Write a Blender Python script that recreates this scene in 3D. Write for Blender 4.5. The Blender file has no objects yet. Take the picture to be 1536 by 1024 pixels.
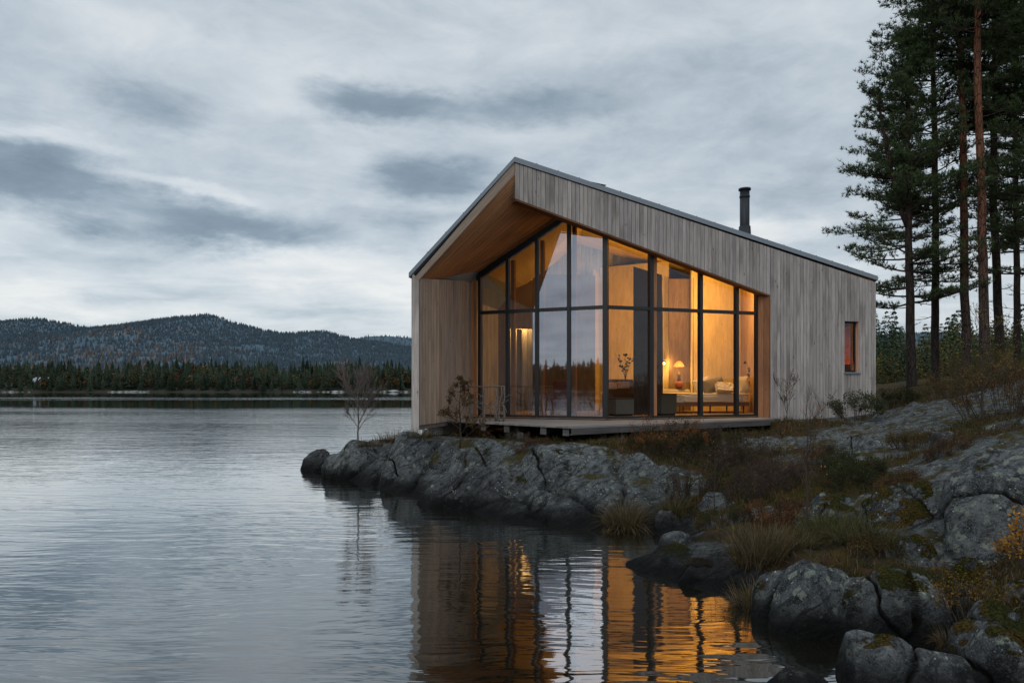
import bpy, bmesh, math, random
import numpy as np
from mathutils import Vector, Matrix

random.seed(7)
RNG = np.random.default_rng(7)
SC = bpy.context.scene
COL = SC.collection
PI = math.pi
F = 1024.0; CX = 768.0; HY = 578.0; H = 2.0        # lens constants of the survey (pixels of the photograph), eye height
ZF = 1.22                                          # cabin floor above the lake

def P(px, py, d):
    return Vector(((px-CX)*d/F, d, H-(py-HY)*d/F))

# ------------------------------------------------------------------ noise (numpy gradient noise)
_perm = np.random.default_rng(3).permutation(256)
_perm = np.concatenate([_perm, _perm, _perm])
_g = np.random.default_rng(4).normal(size=(256, 3)); _g /= np.linalg.norm(_g, axis=1)[:, None]
def gnoise(p, seed=0):
    p = np.asarray(p, float) + seed*17.31
    i = np.floor(p).astype(int); f = p-i
    w = f*f*f*(f*(f*6-15)+10)
    i &= 255
    def gr(dx, dy, dz):
        h = _perm[_perm[_perm[(i[:,0]+dx) & 255]+((i[:,1]+dy) & 255)]+((i[:,2]+dz) & 255)]
        g = _g[h]
        return g[:,0]*(f[:,0]-dx)+g[:,1]*(f[:,1]-dy)+g[:,2]*(f[:,2]-dz)
    def L(a, b, t): return a+(b-a)*t
    x00 = L(gr(0,0,0), gr(1,0,0), w[:,0]); x10 = L(gr(0,1,0), gr(1,1,0), w[:,0])
    x01 = L(gr(0,0,1), gr(1,0,1), w[:,0]); x11 = L(gr(0,1,1), gr(1,1,1), w[:,0])
    return L(L(x00, x10, w[:,1]), L(x01, x11, w[:,1]), w[:,2])*1.6
def fbm(p, octv=4, seed=0, gain=0.5, lac=2.03):
    p = np.asarray(p, float); a = 1.0; s = 0
    for k in range(octv):
        s = s+a*gnoise(p, seed+k*5); p = p*lac; a *= gain
    return s
def smooth(a, b, x):
    t = np.clip((x-a)/(b-a), 0, 1); return t*t*(3-2*t)

# ------------------------------------------------------------------ mesh building
class MB:
    def __init__(self):
        self.V = []; self.T = []; self.C = []; self.U = []; self.n = 0; self.hasuv = False; self.sm = []
    def add(self, V, faces, col=(1,1,1), uv=None, sm=False):
        V = np.asarray(V, float).reshape(-1, 3)
        c = np.asarray(col, float)
        if c.ndim == 1: c = np.tile(c, (len(V), 1))
        u = np.zeros((len(V), 2)) if uv is None else np.asarray(uv, float)
        if uv is not None: self.hasuv = True
        self.V.append(V); self.C.append(c); self.U.append(u)
        if isinstance(faces, np.ndarray): fs = [faces+self.n]
        else:
            by = {}
            for f in faces: by.setdefault(len(f), []).append(f)
            fs = [np.array(v)+self.n for v in by.values()]
        self.T += fs; self.sm += [sm]*len(fs)
        self.n += len(V)
        return self
    def box(self, o, ax, ay, az, col=(1,1,1)):
        """box from corner o and three edge vectors"""
        o = Vector(o); ax = Vector(ax); ay = Vector(ay); az = Vector(az)
        V = [o, o+ax, o+ax+ay, o+ay, o+az, o+ax+az, o+ax+ay+az, o+ay+az]
        Q = [(0,3,2,1),(4,5,6,7),(0,1,5,4),(1,2,6,5),(2,3,7,6),(3,0,4,7)]
        la = max(ax.length, ay.length, az.length)
        # unshared faces so every face has its own UV (u across, v along the longest edge)
        dirs = sorted([(ax.length, 0), (ay.length, 1), (az.length, 2)])
        longd = [ax, ay, az][dirs[2][1]].normalized()
        off = random.random()*40
        for q in Q:
            pts = [V[i] for i in q]
            e = [(pts[1]-pts[0]), (pts[3]-pts[0])]
            acr = e[0] if abs(e[0].normalized().dot(longd)) < abs(e[1].normalized().dot(longd)) else e[1]
            acr = acr.normalized()
            self.add(pts, [(0,1,2,3)], col, [(p.dot(acr)+off, p.dot(longd)+off*1.7) for p in pts])
        return self
    def prism(self, poly, ext, col=(1,1,1), along=None):
        """planar polygon (list of Vectors) extruded by ext"""
        poly = [Vector(p) for p in poly]; ext = Vector(ext); n = len(poly)
        along = Vector(along).normalized() if along is not None else (poly[1]-poly[0]).normalized()
        nrm = Vector((0,0,0))
        for i in range(n):
            a, b = poly[i], poly[(i+1) % n]; nrm += a.cross(b)
        nrm.normalize(); acr = nrm.cross(along); off = random.random()*40
        def uvs(pts): return [(p.dot(acr)+off+p.dot(nrm), p.dot(along)+off*1.7) for p in pts]
        top = [p+ext for p in poly]
        self.add(poly, [tuple(range(n))], col, uvs(poly))
        self.add(top, [tuple(range(n-1,-1,-1))], col, uvs(top))
        for i in range(n):
            q = [poly[i], poly[(i+1) % n], top[(i+1) % n], top[i]]
            self.add(q, [(3,2,1,0)], col, uvs(q))
        return self
    def tube(self, pts, rad, n=6, col=(1,1,1), cap=True):
        pts = [Vector(p) for p in pts]; m = len(pts)
        if not hasattr(rad, '__len__'): rad = [rad]*m
        V = []; U = []; L = 0
        prev = None
        for k in range(m):
            d = (pts[min(k+1, m-1)]-pts[max(k-1, 0)])
            if d.length < 1e-9: d = Vector((0,0,1))
            d.normalize()
            if prev is None:
                a = d.cross(Vector((0,0,1))); 
                if a.length < 0.1: a = d.cross(Vector((1,0,0)))
            else: a = prev-d*prev.dot(d)
            a.normalize(); prev = a; b = d.cross(a)
            if k: L += (pts[k]-pts[k-1]).length
            for i in range(n):
                t = 2*PI*i/n
                V.append(pts[k]+(a*math.cos(t)+b*math.sin(t))*rad[k]); U.append((i/n*rad[0]*6.3, L))
        Fc = [(k*n+i, k*n+(i+1) % n, (k+1)*n+(i+1) % n, (k+1)*n+i) for k in range(m-1) for i in range(n)]
        if cap: Fc += [tuple(range(n-1,-1,-1)), tuple(range((m-1)*n, m*n))]
        self.add(V, Fc, col, U, sm=True)
        return self
    def lathe(self, prof, o=(0,0,0), n=20, col=(1,1,1)):
        V = []; o = Vector(o)
        for r, z in prof:
            for i in range(n):
                t = 2*PI*i/n; V.append(o+Vector((r*math.cos(t), r*math.sin(t), z)))
        m = len(prof)
        Fc = [(k*n+i, k*n+(i+1) % n, (k+1)*n+(i+1) % n, (k+1)*n+i) for k in range(m-1) for i in range(n)]
        self.add(V, Fc, col, [(0,0)]*len(V), sm=True)
        return self
    def mesh(self, name, shift=None):
        V = np.concatenate(self.V); C = np.concatenate(self.C)
        if shift is not None: V = V-np.array(shift)
        me = bpy.data.meshes.new(name)
        me.vertices.add(len(V)); me.vertices.foreach_set('co', V.ravel())
        lv = np.concatenate([t.ravel() for t in self.T])
        tot = np.concatenate([np.full(len(t), t.shape[1]) for t in self.T])
        st = np.concatenate([[0], np.cumsum(tot)[:-1]])
        me.loops.add(len(lv)); me.loops.foreach_set('vertex_index', lv.astype(np.int32))
        me.polygons.add(len(tot)); me.polygons.foreach_set('loop_start', st.astype(np.int32))
        me.polygons.foreach_set('loop_total', tot.astype(np.int32))
        sm = np.concatenate([np.full(len(t), s) for t, s in zip(self.T, self.sm)])
        me.polygons.foreach_set('use_smooth', sm)
        me.update(calc_edges=True)
        a = me.attributes.new('col', 'FLOAT_COLOR', 'POINT')
        a.data.foreach_set('color', np.concatenate([C, np.ones((len(C), 1))], 1).ravel())
        if self.hasuv:
            U = np.concatenate(self.U); uv = me.uv_layers.new(name='UVMap')
            uv.data.foreach_set('uv', U[lv].ravel())
        me.validate()
        return me

def wloc(o):
    v = Vector((0,0,0))
    while o: v += o.location; o = o.parent
    return v
def obj(name, mb, mat, parent=None, loc=None):
    """one mesh object; mesh data is given in world coordinates"""
    base = wloc(parent) if parent else Vector((0,0,0))
    l = Vector(loc) if loc is not None else base.copy()
    o = bpy.data.objects.new(name, mb.mesh(name, l))
    COL.objects.link(o); o.location = l-base; o.parent = parent
    if mat: o.data.materials.append(mat)
    return o
def tag(o, label=None, cat=None, group=None, kind=None):
    if label: o['label'] = label
    if cat: o['category'] = cat
    if group: o['group'] = group
    if kind: o['kind'] = kind
    return o
def thing(name, loc, label, cat, group=None):
    o = bpy.data.objects.new(name, None); COL.objects.link(o); o.location = loc
    o.empty_display_size = 0.2
    return tag(o, label, cat, group)

# ------------------------------------------------------------------ materials
class NT:
    def __init__(self, tree):
        self.t = tree; tree.nodes.clear()
    def n(self, typ, **kw):
        nd = self.t.nodes.new(typ)
        ins = kw.pop('ins', {})
        for k, v in kw.items(): setattr(nd, k, v)
        for k, v in ins.items(): self.set(nd, k, v)
        return nd
    def set(self, nd, k, v):
        s = nd.inputs[k]
        if isinstance(v, bpy.types.NodeSocket): self.t.links.new(v, s)
        elif isinstance(v, bpy.types.Node): self.t.links.new(v.outputs[0], s)
        else:
            if s.type == 'RGBA' and len(v) == 3: v = (*v, 1)
            s.default_value = v
    def m(self, op, a, b=None, c=None, clamp=False):
        nd = self.t.nodes.new('ShaderNodeMath'); nd.operation = op; nd.use_clamp = clamp
        for i, x in enumerate((a, b, c)):
            if x is not None: self.set(nd, i, x)
        return nd.outputs[0]
    def vm(self, op, a, b=None):
        nd = self.t.nodes.new('ShaderNodeVectorMath'); nd.operation = op
        for i, x in enumerate((a, b)):
            if x is not None: self.set(nd, i, x)
        return nd.outputs[0]
    def mix(self, f, a, b, blend='MIX'):
        nd = self.t.nodes.new('ShaderNodeMix'); nd.data_type = 'RGBA'; nd.blend_type = blend
        self.set(nd, 0, f); self.set(nd, 6, a); self.set(nd, 7, b)
        return nd.outputs[2]
    def noise(self, vec, scale, detail=4, rough=0.55, dist=0.0):
        nd = self.n('ShaderNodeTexNoise', ins={'Vector': vec, 'Scale': scale, 'Detail': detail, 'Roughness': rough, 'Distortion': dist})
        return nd.outputs[0]
    def vor(self, vec, scale, feature='F1', out=0):
        nd = self.n('ShaderNodeTexVoronoi', feature=feature, ins={'Vector': vec, 'Scale': scale})
        return nd.outputs[out]
    def scale(self, vec, s):
        return self.vm('MULTIPLY', vec, s)
    def ramp(self, f, stops):
        nd = self.t.nodes.new('ShaderNodeValToRGB'); self.set(nd, 0, f)
        e = nd.color_ramp.elements
        while len(e) < len(stops): e.new(0.5)
        for i, (p, c) in enumerate(stops):
            e[i].position = p
            e[i].color = (c, c, c, 1) if not hasattr(c, '__len__') else (*c, 1)
        return nd.outputs[0]
    def step(self, x, a, b):
        nd = self.t.nodes.new('ShaderNodeMapRange'); nd.interpolation_type = 'SMOOTHSTEP'
        self.set(nd, 0, x); self.set(nd, 1, a); self.set(nd, 2, b)
        return nd.outputs[0]
    def attr(self, name='col'):
        return self.n('ShaderNodeAttribute', attribute_name=name).outputs[0]
    def bump(self, h, strength=0.5, dist=0.02, normal=None):
        ins = {'Height': h, 'Strength': strength, 'Distance': dist}
        if normal is not None: ins['Normal'] = normal
        return self.n('ShaderNodeBump', ins=ins).outputs[0]

def material(name):
    m = bpy.data.materials.new(name); m.use_nodes = True
    return m, NT(m.node_tree)
def finish(t, color, rough=0.8, normal=None, spec=0.3, **kw):
    ins = {'Base Color': color, 'Roughness': rough, 'Specular IOR Level': spec}
    if normal is not None: ins['Normal'] = normal
    ins.update(kw)
    p = t.n('ShaderNodeBsdfPrincipled', ins=ins)
    o = t.n('ShaderNodeOutputMaterial', ins={'Surface': p})
    return p

def wood_mat(name, c_dark, c_light, c_knot, grey=0.0, rough=0.75, grainx=38, streak=1.0):
    m, t = material(name)
    uv = t.n('ShaderNodeUVMap').outputs[0]
    tint = t.attr()
    g1 = t.noise(t.scale(uv, (grainx, 1.3, 1)), 1.0, 5, 0.6, 0.6)
    g2 = t.noise(t.scale(uv, (grainx*3, 3.0, 1)), 1.0, 3, 0.6)
    g3 = t.noise(t.scale(uv, (2.0, 0.8, 1)), 1.0, 3, 0.5)
    g = t.m('ADD', t.m('MULTIPLY', g1, 0.55), t.m('MULTIPLY', g2, 0.45))
    c = t.mix(t.step(g, 0.3, 0.7), c_dark, c_light)
    c = t.mix(t.m('MULTIPLY', t.step(g3, 0.45, 0.72), 0.45*streak), c, tuple(x*0.62 for x in c_dark))
    kv = t.vor(t.scale(uv, (7.2, 2.6, 1)), 1.0)
    kn = t.step(kv, 0.12, 0.06)
    c = t.mix(t.m('MULTIPLY', kn, 0.75), c, c_knot)
    c = t.mix(1.0, c, tint, 'MULTIPLY')
    b = t.bump(t.m('SUBTRACT', g, t.m('MULTIPLY', kn, 0.4)), 0.35, 0.004)
    finish(t, c, rough, b, 0.14)
    return m

M = {}
M['cladding'] = wood_mat('grey_weathered_boards', (0.258,0.228,0.213), (0.480,0.438,0.412), (0.09,0.068,0.055), streak=1.5)
M['wing'] = wood_mat('brown_grey_boards', (0.24,0.185,0.15), (0.42,0.335,0.275), (0.10,0.06,0.04))
M['soffit'] = wood_mat('brown_larch_boards', (0.33,0.155,0.072), (0.52,0.27,0.135), (0.12,0.05,0.025))
M['warmwood'] = wood_mat('oiled_brown_timber', (0.20,0.09,0.045), (0.36,0.17,0.085), (0.09,0.04,0.02))
M['decking'] = wood_mat('grey_deck_boards', (0.155,0.142,0.135), (0.28,0.262,0.248), (0.1,0.09,0.08))
M['plywood'] = wood_mat('pale_plywood', (0.46,0.335,0.14), (0.62,0.475,0.225), (0.28,0.16,0.07), grainx=9, streak=0.5)
M['floorwood'] = wood_mat('oak_floor', (0.22,0.14,0.08), (0.36,0.24,0.14), (0.12,0.07,0.03))
M['darkwood'] = wood_mat('dark_stained_timber', (0.018,0.013,0.010), (0.05,0.036,0.027), (0.01,0.008,0.006))
M['brownpanel'] = wood_mat('umber_panel', (0.10,0.065,0.04), (0.17,0.115,0.07), (0.05,0.03,0.02), grainx=12)

def plain(name, c, rough=0.6, metal=0.0, nscale=30, namp=0.25, bump=0.15, spec=0.4):
    m, t = material(name)
    co = t.n('ShaderNodeTexCoord').outputs['Object']
    n = t.noise(co, nscale, 5, 0.6)
    n2 = t.noise(co, nscale*0.13, 3, 0.6)
    k = t.m('ADD', t.m('MULTIPLY', n, namp), t.m('MULTIPLY', n2, namp))
    k = t.m('ADD', k, 1.0-namp)
    c1 = t.vm('MULTIPLY', t.n('ShaderNodeRGB').outputs[0], (1,1,1))
    rgb = [x for x in t.t.nodes if x.type == 'RGB'][0]; rgb.outputs[0].default_value = (*c, 1)
    nd = t.n('ShaderNodeVectorMath', operation='SCALE', ins={0: rgb.outputs[0], 'Scale': k})
    cc = t.mix(1.0, nd.outputs[0], t.attr(), 'MULTIPLY')
    finish(t, cc, rough, t.bump(n, bump, 0.004), spec, Metallic=metal)
    return m
M['metal'] = plain('dark_zinc_sheet', (0.21,0.24,0.27), 0.45, 0.3, 12, 0.2, 0.06)
M['black'] = plain('black_powder_coat', (0.012,0.012,0.013), 0.45, 0.0, 60, 0.2, 0.05)
M['fluemetal'] = plain('black_flue_steel', (0.014,0.018,0.024), 0.5, 0.2, 20, 0.25, 0.08)
M['linen'] = plain('cream_linen', (0.52,0.45,0.34), 0.9, 0, 90, 0.2, 0.4, 0.1)
M['greyfabric'] = plain('taupe_fabric', (0.17,0.14,0.11), 0.92, 0, 120, 0.25, 0.5, 0.1)
M['cream'] = plain('fleece', (0.72,0.62,0.46), 0.95, 0, 45, 0.2, 0.9, 0.1)
M['upholstery'] = plain('brown_upholstery', (0.09,0.055,0.035), 0.85, 0, 60, 0.25, 0.3, 0.15)
M['rust'] = plain('rust_red_fabric', (0.22,0.06,0.035), 0.85, 0, 60, 0.25, 0.3, 0.15)
M['orangefab'] = plain('amber_fabric', (0.50,0.20,0.05), 0.85, 0, 60, 0.25, 0.3, 0.15)
M['ceramic'] = plain('red_ceramic', (0.24,0.075,0.05), 0.4, 0, 25, 0.3, 0.3)
M['benchgrey'] = plain('grey_green_laminate', (0.055,0.058,0.050), 0.5, 0, 20, 0.2, 0.06)
M['curtain'] = plain('coral_curtain', (0.75,0.17,0.08), 0.9, 0, 80, 0.2, 0.3, 0.1)
M['stone_grey'] = plain('pale_render', (0.20,0.21,0.21), 0.8, 0, 8, 0.2, 0.1)

def emit_mat(name, c, s):
    m, t = material(name)
    e = t.n('ShaderNodeEmission', ins={'Color': (*c, 1), 'Strength': s})
    t.n('ShaderNodeOutputMaterial', ins={'Surface': e}); return m
M['bulb'] = emit_mat('lit_bulb', (1.0,0.62,0.25), 5.0)
def shade_mat():
    m, t = material('parchment_lampshade')
    co = t.n('ShaderNodeTexCoord').outputs['Object']
    n = t.noise(co, 30, 3)
    c = t.mix(n, (0.75,0.55,0.32), (0.55,0.36,0.18))
    d = t.n('ShaderNodeBsdfDiffuse', ins={'Color': c}); tr = t.n('ShaderNodeBsdfTranslucent', ins={'Color': c})
    mx = t.n('ShaderNodeMixShader', ins={0: 0.6, 1: d.outputs[0], 2: tr.outputs[0]})
    t.n('ShaderNodeOutputMaterial', ins={'Surface': mx}); return m
M['shade'] = shade_mat()

def glass_mat(name, base, tintc, k=0.9):
    m, t = material(name)
    lw = t.n('ShaderNodeLayerWeight', ins={'Blend': 0.5})
    f = t.m('POWER', lw.outputs['Facing'], 4.0)
    f = t.m('ADD', t.m('MULTIPLY', f, k*(1-base)), base, clamp=True)
    co = t.n('ShaderNodeTexCoord').outputs['Object']
    nb = t.bump(t.noise(co, 0.9, 2, 0.4), 0.10, 0.01)
    g = t.n('ShaderNodeBsdfGlossy', ins={'Color': (0.76,0.85,0.97,1), 'Roughness': 0.02, 'Normal': nb})
    tr = t.n('ShaderNodeBsdfTransparent', ins={'Color': (*tintc, 1)})
    mx = t.n('ShaderNodeMixShader', ins={0: f, 1: tr.outputs[0], 2: g.outputs[0]})
    t.n('ShaderNodeOutputMaterial', ins={'Surface': mx}); return m
M['glass_coated'] = glass_mat('solar_coated_glass', 0.38, (0.80,0.80,0.80))
M['glass'] = glass_mat('clear_glass', 0.05, (0.94,0.94,0.93), 0.6)

def rockcolor(t, pos, cA, cB, lichen, scale=1.0):
    """gneiss: mottling, tilted banding, crust lichen, pale specks; returns colour and height"""
    mp = t.n('ShaderNodeMapping', ins={'Vector': pos, 'Rotation': (0.5, 0.65, 0.35)}).outputs[0]
    wv = t.n('ShaderNodeTexNoise', ins={'Vector': pos, 'Scale': 2.2, 'Detail': 3.0}).outputs[1]
    mpw = t.vm('ADD', mp, t.scale(wv, (0.35,0.35,0.35)))
    n1 = t.noise(pos, 1.5*scale, 6, 0.62, 0.4)
    st = t.noise(t.scale(mpw, (1.6,2.4,17.0)), 1.0*scale, 6, 0.7)
    n7 = t.noise(pos, 8.0*scale, 6, 0.72, 0.3)
    n2 = t.noise(pos, 26*scale, 5, 0.75)
    n3 = t.noise(pos, 85*scale, 3, 0.75)
    c = t.mix(t.step(n1, 0.36, 0.64), cA, cB)
    c = t.mix(t.m('MULTIPLY', t.step(st, 0.47, 0.62), 0.85), c, tuple(x*0.25 for x in cA))
    c = t.mix(t.m('MULTIPLY', t.step(st, 0.40, 0.28), 0.55), c, tuple(x*1.6 for x in cB))
    c = t.mix(t.m('MULTIPLY', t.step(n7, 0.50, 0.36), 0.80), c, tuple(x*0.22 for x in cA))
    c = t.mix(t.m('MULTIPLY', t.step(n7, 0.55, 0.70), 0.60), c, tuple(x*1.9 for x in cB))
    c = t.mix(t.m('MULTIPLY', t.step(n2, 0.48, 0.34), 0.75), c, tuple(x*0.22 for x in cA))
    c = t.mix(t.m('MULTIPLY', t.step(n3, 0.56, 0.70), 0.65), c, tuple(x*2.6 for x in cB))
    wl_ = t.n('ShaderNodeTexNoise', ins={'Vector': pos, 'Scale': 16.0, 'Detail': 3.0}).outputs[1]
    v = t.vor(t.vm('ADD', pos, t.scale(wl_, (0.12,0.12,0.12))), 8*scale)
    big = t.noise(pos, 1.25*scale, 4, 0.6)
    lm = t.m('MULTIPLY', t.step(v, 0.36, 0.24), t.step(big, 0.44, 0.56))
    lm = t.m('MULTIPLY', lm, t.step(n2, 0.38, 0.48))
    c = t.mix(t.m('MULTIPLY', lm, lichen), c, (0.235,0.262,0.215))
    v2 = t.vor(t.vm('ADD', pos, t.scale(wl_, (0.05,0.05,0.05))), 21*scale)
    spm = t.m('MULTIPLY', t.step(v2, 0.24, 0.15), t.step(t.noise(pos, 3.3, 4, 0.65), 0.50, 0.60))
    c = t.mix(t.m('MULTIPLY', spm, min(1, 1.1*lichen)), c, (0.42,0.44,0.41))
    h = t.m('ADD', t.m('MULTIPLY', n7, 1.3), t.m('ADD', t.m('MULTIPLY', n2, 0.8), t.m('ADD', t.m('MULTIPLY', n3, 0.25), t.m('MULTIPLY', st, 1.1))))
    return c, h, n2
def rock_mat(name, cA, cB, moss=0.5, lichen=0.5, scale=1.0, mosscol=((0.050,0.052,0.010),(0.105,0.068,0.016))):
    m, t = material(name)
    geo = t.n('ShaderNodeNewGeometry')
    pos = geo.outputs['Position']
    sep = t.n('ShaderNodeSeparateColor', ins={0: t.attr()})
    c, hgt, n2 = rockcolor(t, pos, cA, cB, lichen, scale)
    nz = t.n('ShaderNodeSeparateXYZ', ins={0: geo.outputs['Normal']}).outputs[2]
    pz = t.n('ShaderNodeSeparateXYZ', ins={0: pos}).outputs[2]
    mn = t.noise(pos, 2.6*scale, 7, 0.70)
    mm = t.m('ADD', t.m('ADD', t.m('MULTIPLY', nz, 0.30), t.m('MULTIPLY', mn, 1.25)), t.m('ADD', t.m('MULTIPLY', sep.outputs[1], 0.9), t.m('MULTIPLY', sep.outputs[0], 0.25)))
    mm = t.m('MULTIPLY', t.step(mm, 1.14-0.30*moss, 1.20-0.30*moss), t.step(pz, 0.10, 0.22))
    mc = t.mix(t.step(t.noise(pos, 3.7, 4), 0.42, 0.62), mosscol[0], mosscol[1])
    mc = t.mix(t.step(t.noise(pos, 55, 4, 0.7), 0.40, 0.66), t.vm('MULTIPLY', mc, (0.30,0.30,0.30)), t.vm('MULTIPLY', mc, (1.3,1.3,1.2)))
    c = t.mix(mm, c, mc)
    c = t.mix(t.m('MULTIPLY', sep.outputs[0], 0.92), c, (0.008,0.007,0.005))
    stn = t.step(t.m('ADD', pz, t.m('MULTIPLY', t.m('SUBTRACT', t.noise(pos, 1.7, 5, 0.65), 0.5), 0.6)), 0.40, 0.10)
    c = t.mix(t.m('MULTIPLY', stn, 0.74), c, (0.012,0.012,0.012))
    wl = t.m('ADD', pz, t.m('MULTIPLY', t.m('SUBTRACT', t.noise(pos, 4, 3), 0.5), 0.25))
    wet = t.step(wl, 0.26, 0.04)
    c = t.mix(t.m('MULTIPLY', wet, 0.86), c, (0.007,0.007,0.007))
    rough = t.m('SUBTRACT', 0.88, t.m('MULTIPLY', wet, 0.10))
    hgt = t.m('ADD', hgt, t.m('MULTIPLY', mm, t.m('MULTIPLY', t.noise(pos, 70, 4, 0.7), 1.3)))
    finish(t, c, rough, t.bump(hgt, 1.0, 0.045), 0.07)
    return m
M['rock'] = rock_mat('lichened_gneiss', (0.085,0.092,0.097), (0.152,0.163,0.163), moss=0.60, lichen=0.85)
M['rockdark'] = rock_mat('dark_gneiss', (0.052,0.054,0.057), (0.096,0.099,0.101), moss=0.55, lichen=0.85)
M['rockmossy'] = rock_mat('mossy_gneiss', (0.074,0.079,0.083), (0.128,0.136,0.137), moss=1.08, lichen=0.75)

def ground_mat():
    m, t = material('forest_floor')
    geo = t.n('ShaderNodeNewGeometry'); pos = geo.outputs['Position']
    sep = t.n('ShaderNodeSeparateColor', ins={0: t.attr()})
    pz = t.n('ShaderNodeSeparateXYZ', ins={0: pos}).outputs[2]
    n1 = t.noise(pos, 1.2, 6, 0.65); n2 = t.noise(pos, 5.5, 5, 0.7); n3 = t.noise(pos, 40, 5, 0.75)
    soil = t.mix(t.step(n1, 0.36, 0.62), (0.040,0.030,0.020), (0.075,0.052,0.038))
    soil = t.mix(t.step(n2, 0.46, 0.62), soil, (0.050,0.048,0.012))
    soil = t.mix(t.m('MULTIPLY', t.step(t.noise(pos, 2.1, 4), 0.52, 0.68), 0.8), soil, (0.105,0.058,0.022))
    soil = t.mix(t.step(n3, 0.5, 0.30), soil, (0.012,0.010,0.007))
    lit = t.m('MULTIPLY', t.step(t.vor(pos, 42), 0.26, 0.14), t.step(t.noise(pos, 6.0, 4), 0.46, 0.58))
    soil = t.mix(t.m('MULTIPLY', lit, 0.85), soil, t.mix(t.noise(pos, 19, 2), (0.055,0.03,0.015), (0.22,0.14,0.075)))
    rk, rh, _n = rockcolor(t, pos, (0.080,0.087,0.092), (0.142,0.152,0.153), 0.9)
    f = t.m('ADD', sep.outputs[2], t.m('MULTIPLY', t.m('SUBTRACT', t.noise(pos, 3.2, 6, 0.7), 0.5), 1.3))
    f = t.step(f, 0.44, 0.56)
    c = t.mix(f, soil, rk)
    c = t.mix(t.m('MULTIPLY', sep.outputs[0], 0.92), c, (0.009,0.008,0.006))
    ms = t.m('MULTIPLY', t.step(t.noise(pos, 2.6, 6, 0.68), 0.51, 0.58), t.step(pz, 0.25, 0.6))
    c = t.mix(t.m('MULTIPLY', ms, 0.85), c, t.mix(n2, (0.030,0.033,0.007), (0.09,0.06,0.014)))
    stn = t.step(t.m('ADD', pz, t.m('MULTIPLY', t.m('SUBTRACT', t.noise(pos, 1.7, 5, 0.65), 0.5), 0.6)), 0.40, 0.10)
    c = t.mix(t.m('MULTIPLY', stn, 0.74), c, (0.012,0.012,0.012))
    wl = t.m('ADD', pz, t.m('MULTIPLY', t.m('SUBTRACT', t.noise(pos, 4, 3), 0.5), 0.22))
    wet = t.step(wl, 0.26, 0.04)
    c = t.mix(t.m('MULTIPLY', wet, 0.86), c, (0.007,0.007,0.007))
    h = t.m('ADD', t.m('MULTIPLY', n3, 0.8), rh)
    finish(t, c, t.m('SUBTRACT', 0.9, t.m('MULTIPLY', wet, 0.10)), t.bump(h, 1.0, 0.045), 0.05)
    return m
M['ground'] = ground_mat()

def veg_mat(name, trans=0.25, rough=0.75):
    m, t = material(name)
    c = t.attr()
    co = t.n('ShaderNodeTexCoord').outputs['Object']
    c = t.mix(1.0, c, t.ramp(t.noise(co, 9, 3), [(0.25, 0.6), (0.75, 1.35)]), 'MULTIPLY')
    p = t.n('ShaderNodeBsdfPrincipled', ins={'Base Color': c, 'Roughness': rough, 'Specular IOR Level': 0.05})
    tr = t.n('ShaderNodeBsdfTranslucent', ins={'Color': c})
    mx = t.n('ShaderNodeMixShader', ins={0: trans, 1: p.outputs[0], 2: tr.outputs[0]})
    t.n('ShaderNodeOutputMaterial', ins={'Surface': mx}); return m
M['leaf'] = veg_mat('foliage', 0.25)
M['far'] = veg_mat('far_foliage', 0.0, 0.95)
def bark_mat(name, lo, hi, z0, z1):
    m, t = material(name)
    pos = t.n('ShaderNodeNewGeometry').outputs['Position']
    pz = t.n('ShaderNodeSeparateXYZ', ins={0: pos}).outputs[2]
    v = t.vor(t.scale(pos, (11,11,2.6)), 1.0, 'DISTANCE_TO_EDGE')
    n = t.noise(t.scale(pos, (9,9,2.5)), 1.0, 5, 0.65)
    f = t.step(t.m('ADD', pz, t.m('MULTIPLY', n, 2.0)), z0, z1)
    c = t.mix(f, lo, hi)
    c = t.mix(t.step(n, 0.35, 0.65), t.vm('MULTIPLY', c, (0.55,0.55,0.55)), c)
    c = t.mix(t.step(v, 0.10, 0.0), c, (0.012,0.009,0.008))
    finish(t, c, 0.9, t.bump(t.m('ADD', v, n), 0.8, 0.03), 0.15)
    return m
M['pinebark'] = bark_mat('pine_bark', (0.075,0.058,0.052), (0.20,0.085,0.048), 4.0, 11.0)
M['darkbark'] = bark_mat('dark_pine_bark', (0.045,0.036,0.032), (0.07,0.044,0.032), 5.0, 12.0)
M['twig'] = plain('twig_bark', (0.055,0.042,0.036), 0.9, 0, 30, 0.3, 0.3, 0.1)
M['birchtwig'] = plain('birch_twig', (0.15,0.122,0.112), 0.9, 0, 30, 0.3, 0.3, 0.1)
M['greytwig'] = plain('peeled_grey_twig', (0.15,0.138,0.125), 0.85, 0, 30, 0.3, 0.3, 0.1)

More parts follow.
